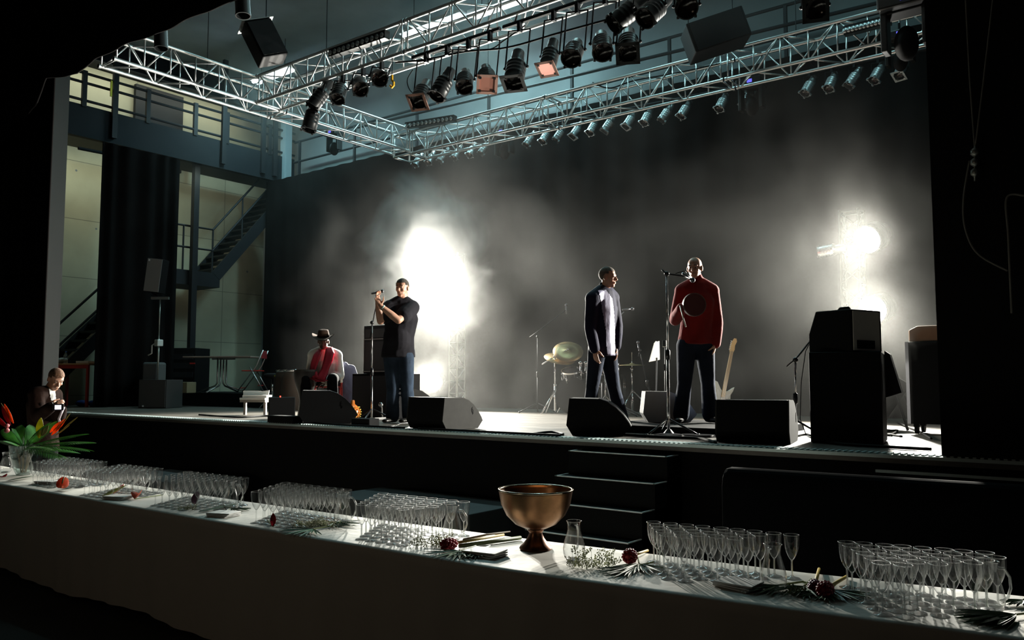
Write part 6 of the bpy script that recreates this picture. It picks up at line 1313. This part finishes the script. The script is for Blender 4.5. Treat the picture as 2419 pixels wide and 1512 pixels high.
torchflower(1950, 1412, 2000, 1368, 'crimson cone flower with yellow stem left of the right block', 0.032, 0.045); torchflower(1925, 1400, 1935, 1350, 'smaller dark crimson flower with upright pale stem', 0.025, 0.035, mat('dark_crimson', (0.12, 0.02, 0.05), 0.5))
tag(obj('green_stalk', M().tube([tp(1085, 1296, TT+0.012), tp(1230, 1276, TT+0.012)], 0.011, 8), mat('thick_green_stem', (0.10, 0.13, 0.05), 0.5), smooth=True), 'thick green stem lying towards the foot of the bronze bowl', 'stem')
tag(obj('twig', M().tube([tp(1095, 1285, TT+0.02), tp(1150, 1272, TT+0.02), tp(1205, 1265, TT+0.02)], [0.008, 0.006, 0.004], 8), mat('brown_twig', (0.14, 0.10, 0.06), 0.6), smooth=True), 'thin brown twig behind the thick green stem', 'stem')
# ================================================================ stage haze and smoke (volumes, one puff added for a halo)
def vol(name, label, m_obj, build):
    mt = bpy.data.materials.new(name); mt.use_nodes = True; nt = mt.node_tree; nt.nodes.clear(); out = nt.nodes.new('ShaderNodeOutputMaterial')
    sc_ = nt.nodes.new('ShaderNodeVolumeScatter'); nt.links.new(sc_.outputs[0], out.inputs['Volume']); build(nt, sc_)
    o = obj(name, m_obj, mt); o['kind'] = 'stuff'; o['label'] = label; o['category'] = 'haze'; return o
def N(nt, t, **k):
    n = nt.nodes.new(t)
    for a, b2 in k.items(): setattr(n, a, b2)
    return n
def haze(nt, s_):
    s_.inputs['Color'].default_value = (0.96, 0.97, 0.93, 1); s_.inputs['Anisotropy'].default_value = 0.62
    g = N(nt, 'ShaderNodeNewGeometry'); n1 = N(nt, 'ShaderNodeTexNoise'); n1.inputs['Scale'].default_value = 0.75; n1.inputs['Detail'].default_value = 3; n1.inputs['Distortion'].default_value = 0.6
    nt.links.new(g.outputs['Position'], n1.inputs['Vector'])
    mr = N(nt, 'ShaderNodeMapRange'); mr.inputs['From Min'].default_value = 0.42; mr.inputs['From Max'].default_value = 0.68; mr.inputs['To Min'].default_value = HZ0; mr.inputs['To Max'].default_value = HZ1
    nt.links.new(n1.outputs['Fac'], mr.inputs['Value']); sz_ = N(nt, 'ShaderNodeSeparateXYZ'); nt.links.new(g.outputs['Position'], sz_.inputs[0])
    zr_ = N(nt, 'ShaderNodeMapRange', interpolation_type='SMOOTHSTEP'); zr_.inputs['From Min'].default_value = 4.6; zr_.inputs['From Max'].default_value = 7.8; zr_.inputs['To Min'].default_value = 1.0; zr_.inputs['To Max'].default_value = 2.6
    nt.links.new(sz_.outputs['Z'], zr_.inputs['Value']); mu = N(nt, 'ShaderNodeMath', operation='MULTIPLY'); nt.links.new(mr.outputs[0], mu.inputs[0]); nt.links.new(zr_.outputs[0], mu.inputs[1])
    nt.links.new(mu.outputs[0], s_.inputs['Density'])
HZ0, HZ1 = 0.0008, 0.0085
vol('stage_haze', 'thin grey haze filling the stage space', M().box((-8.6, 10.25, 5.15), (17.0, 3.7, 8.0)), haze)
def smoke(cx, R, dens, sc_n=1.1):
    def f(nt, s_):
        s_.inputs['Color'].default_value = (0.97, 0.97, 0.95, 1); s_.inputs['Anisotropy'].default_value = 0.35
        g = N(nt, 'ShaderNodeNewGeometry'); sb_ = N(nt, 'ShaderNodeVectorMath', operation='SUBTRACT'); sb_.inputs[1].default_value = cx; nt.links.new(g.outputs['Position'], sb_.inputs[0])
        dv = N(nt, 'ShaderNodeVectorMath', operation='DIVIDE'); dv.inputs[1].default_value = R; nt.links.new(sb_.outputs[0], dv.inputs[0])
        ln = N(nt, 'ShaderNodeVectorMath', operation='LENGTH'); nt.links.new(dv.outputs[0], ln.inputs[0])
        n1 = N(nt, 'ShaderNodeTexNoise'); n1.inputs['Scale'].default_value = sc_n; n1.inputs['Detail'].default_value = 4; n1.inputs['Distortion'].default_value = 0.8; nt.links.new(g.outputs['Position'], n1.inputs['Vector'])
        m1 = N(nt, 'ShaderNodeMath', operation='MULTIPLY_ADD'); m1.inputs[1].default_value = 1.5; m1.inputs[2].default_value = 0.2; nt.links.new(n1.outputs['Fac'], m1.inputs[0])
        m2 = N(nt, 'ShaderNodeMath', operation='SUBTRACT'); nt.links.new(m1.outputs[0], m2.inputs[0]); nt.links.new(ln.outputs['Value'], m2.inputs[1])
        m3 = N(nt, 'ShaderNodeMath', operation='MULTIPLY', use_clamp=False); m3.inputs[1].default_value = dens; nt.links.new(m2.outputs[0], m3.inputs[0])
        m4 = N(nt, 'ShaderNodeMath', operation='MAXIMUM'); m4.inputs[1].default_value = 0.0; nt.links.new(m3.outputs[0], m4.inputs[0]); nt.links.new(m4.outputs[0], s_.inputs['Density'])
    return f
c = (-10.4, 10.9, 3.8); R = (1.65, 0.75, 1.55)
vol('smoke_plume', 'thick white smoke billowing around the left tower lamps', M().ell(c, (R[0]*1.3, 0, 0), (0, R[1]*1.3, 0), (0, 0, R[2]*1.3), 24, 16), smoke(c, R, 0.8))
c = (-2.7, 10.85, 3.8); R = (2.0, 0.75, 2.6)
vol('smoke_veil', 'thin drifting smoke around the right tower lamps', M().ell(c, (R[0]*1.15, 0, 0), (0, R[1]*1.3, 0), (0, 0, R[2]*1.15), 24, 16), smoke(c, R, 0.02, 0.8))
c = (-10.3, 10.85, 1.75); R = (0.6, 0.4, 0.5)
vol('added_halo_smoke', 'small added smoke puff making a halo round the low left tower lamp', M().ell(c, (R[0]*1.1, 0, 0), (0, R[1]*1.1, 0), (0, 0, R[2]*1.1), 20, 12), smoke(c, R, 0.12, 1.5))  # invented smoke, put here to give the low lamp a glow
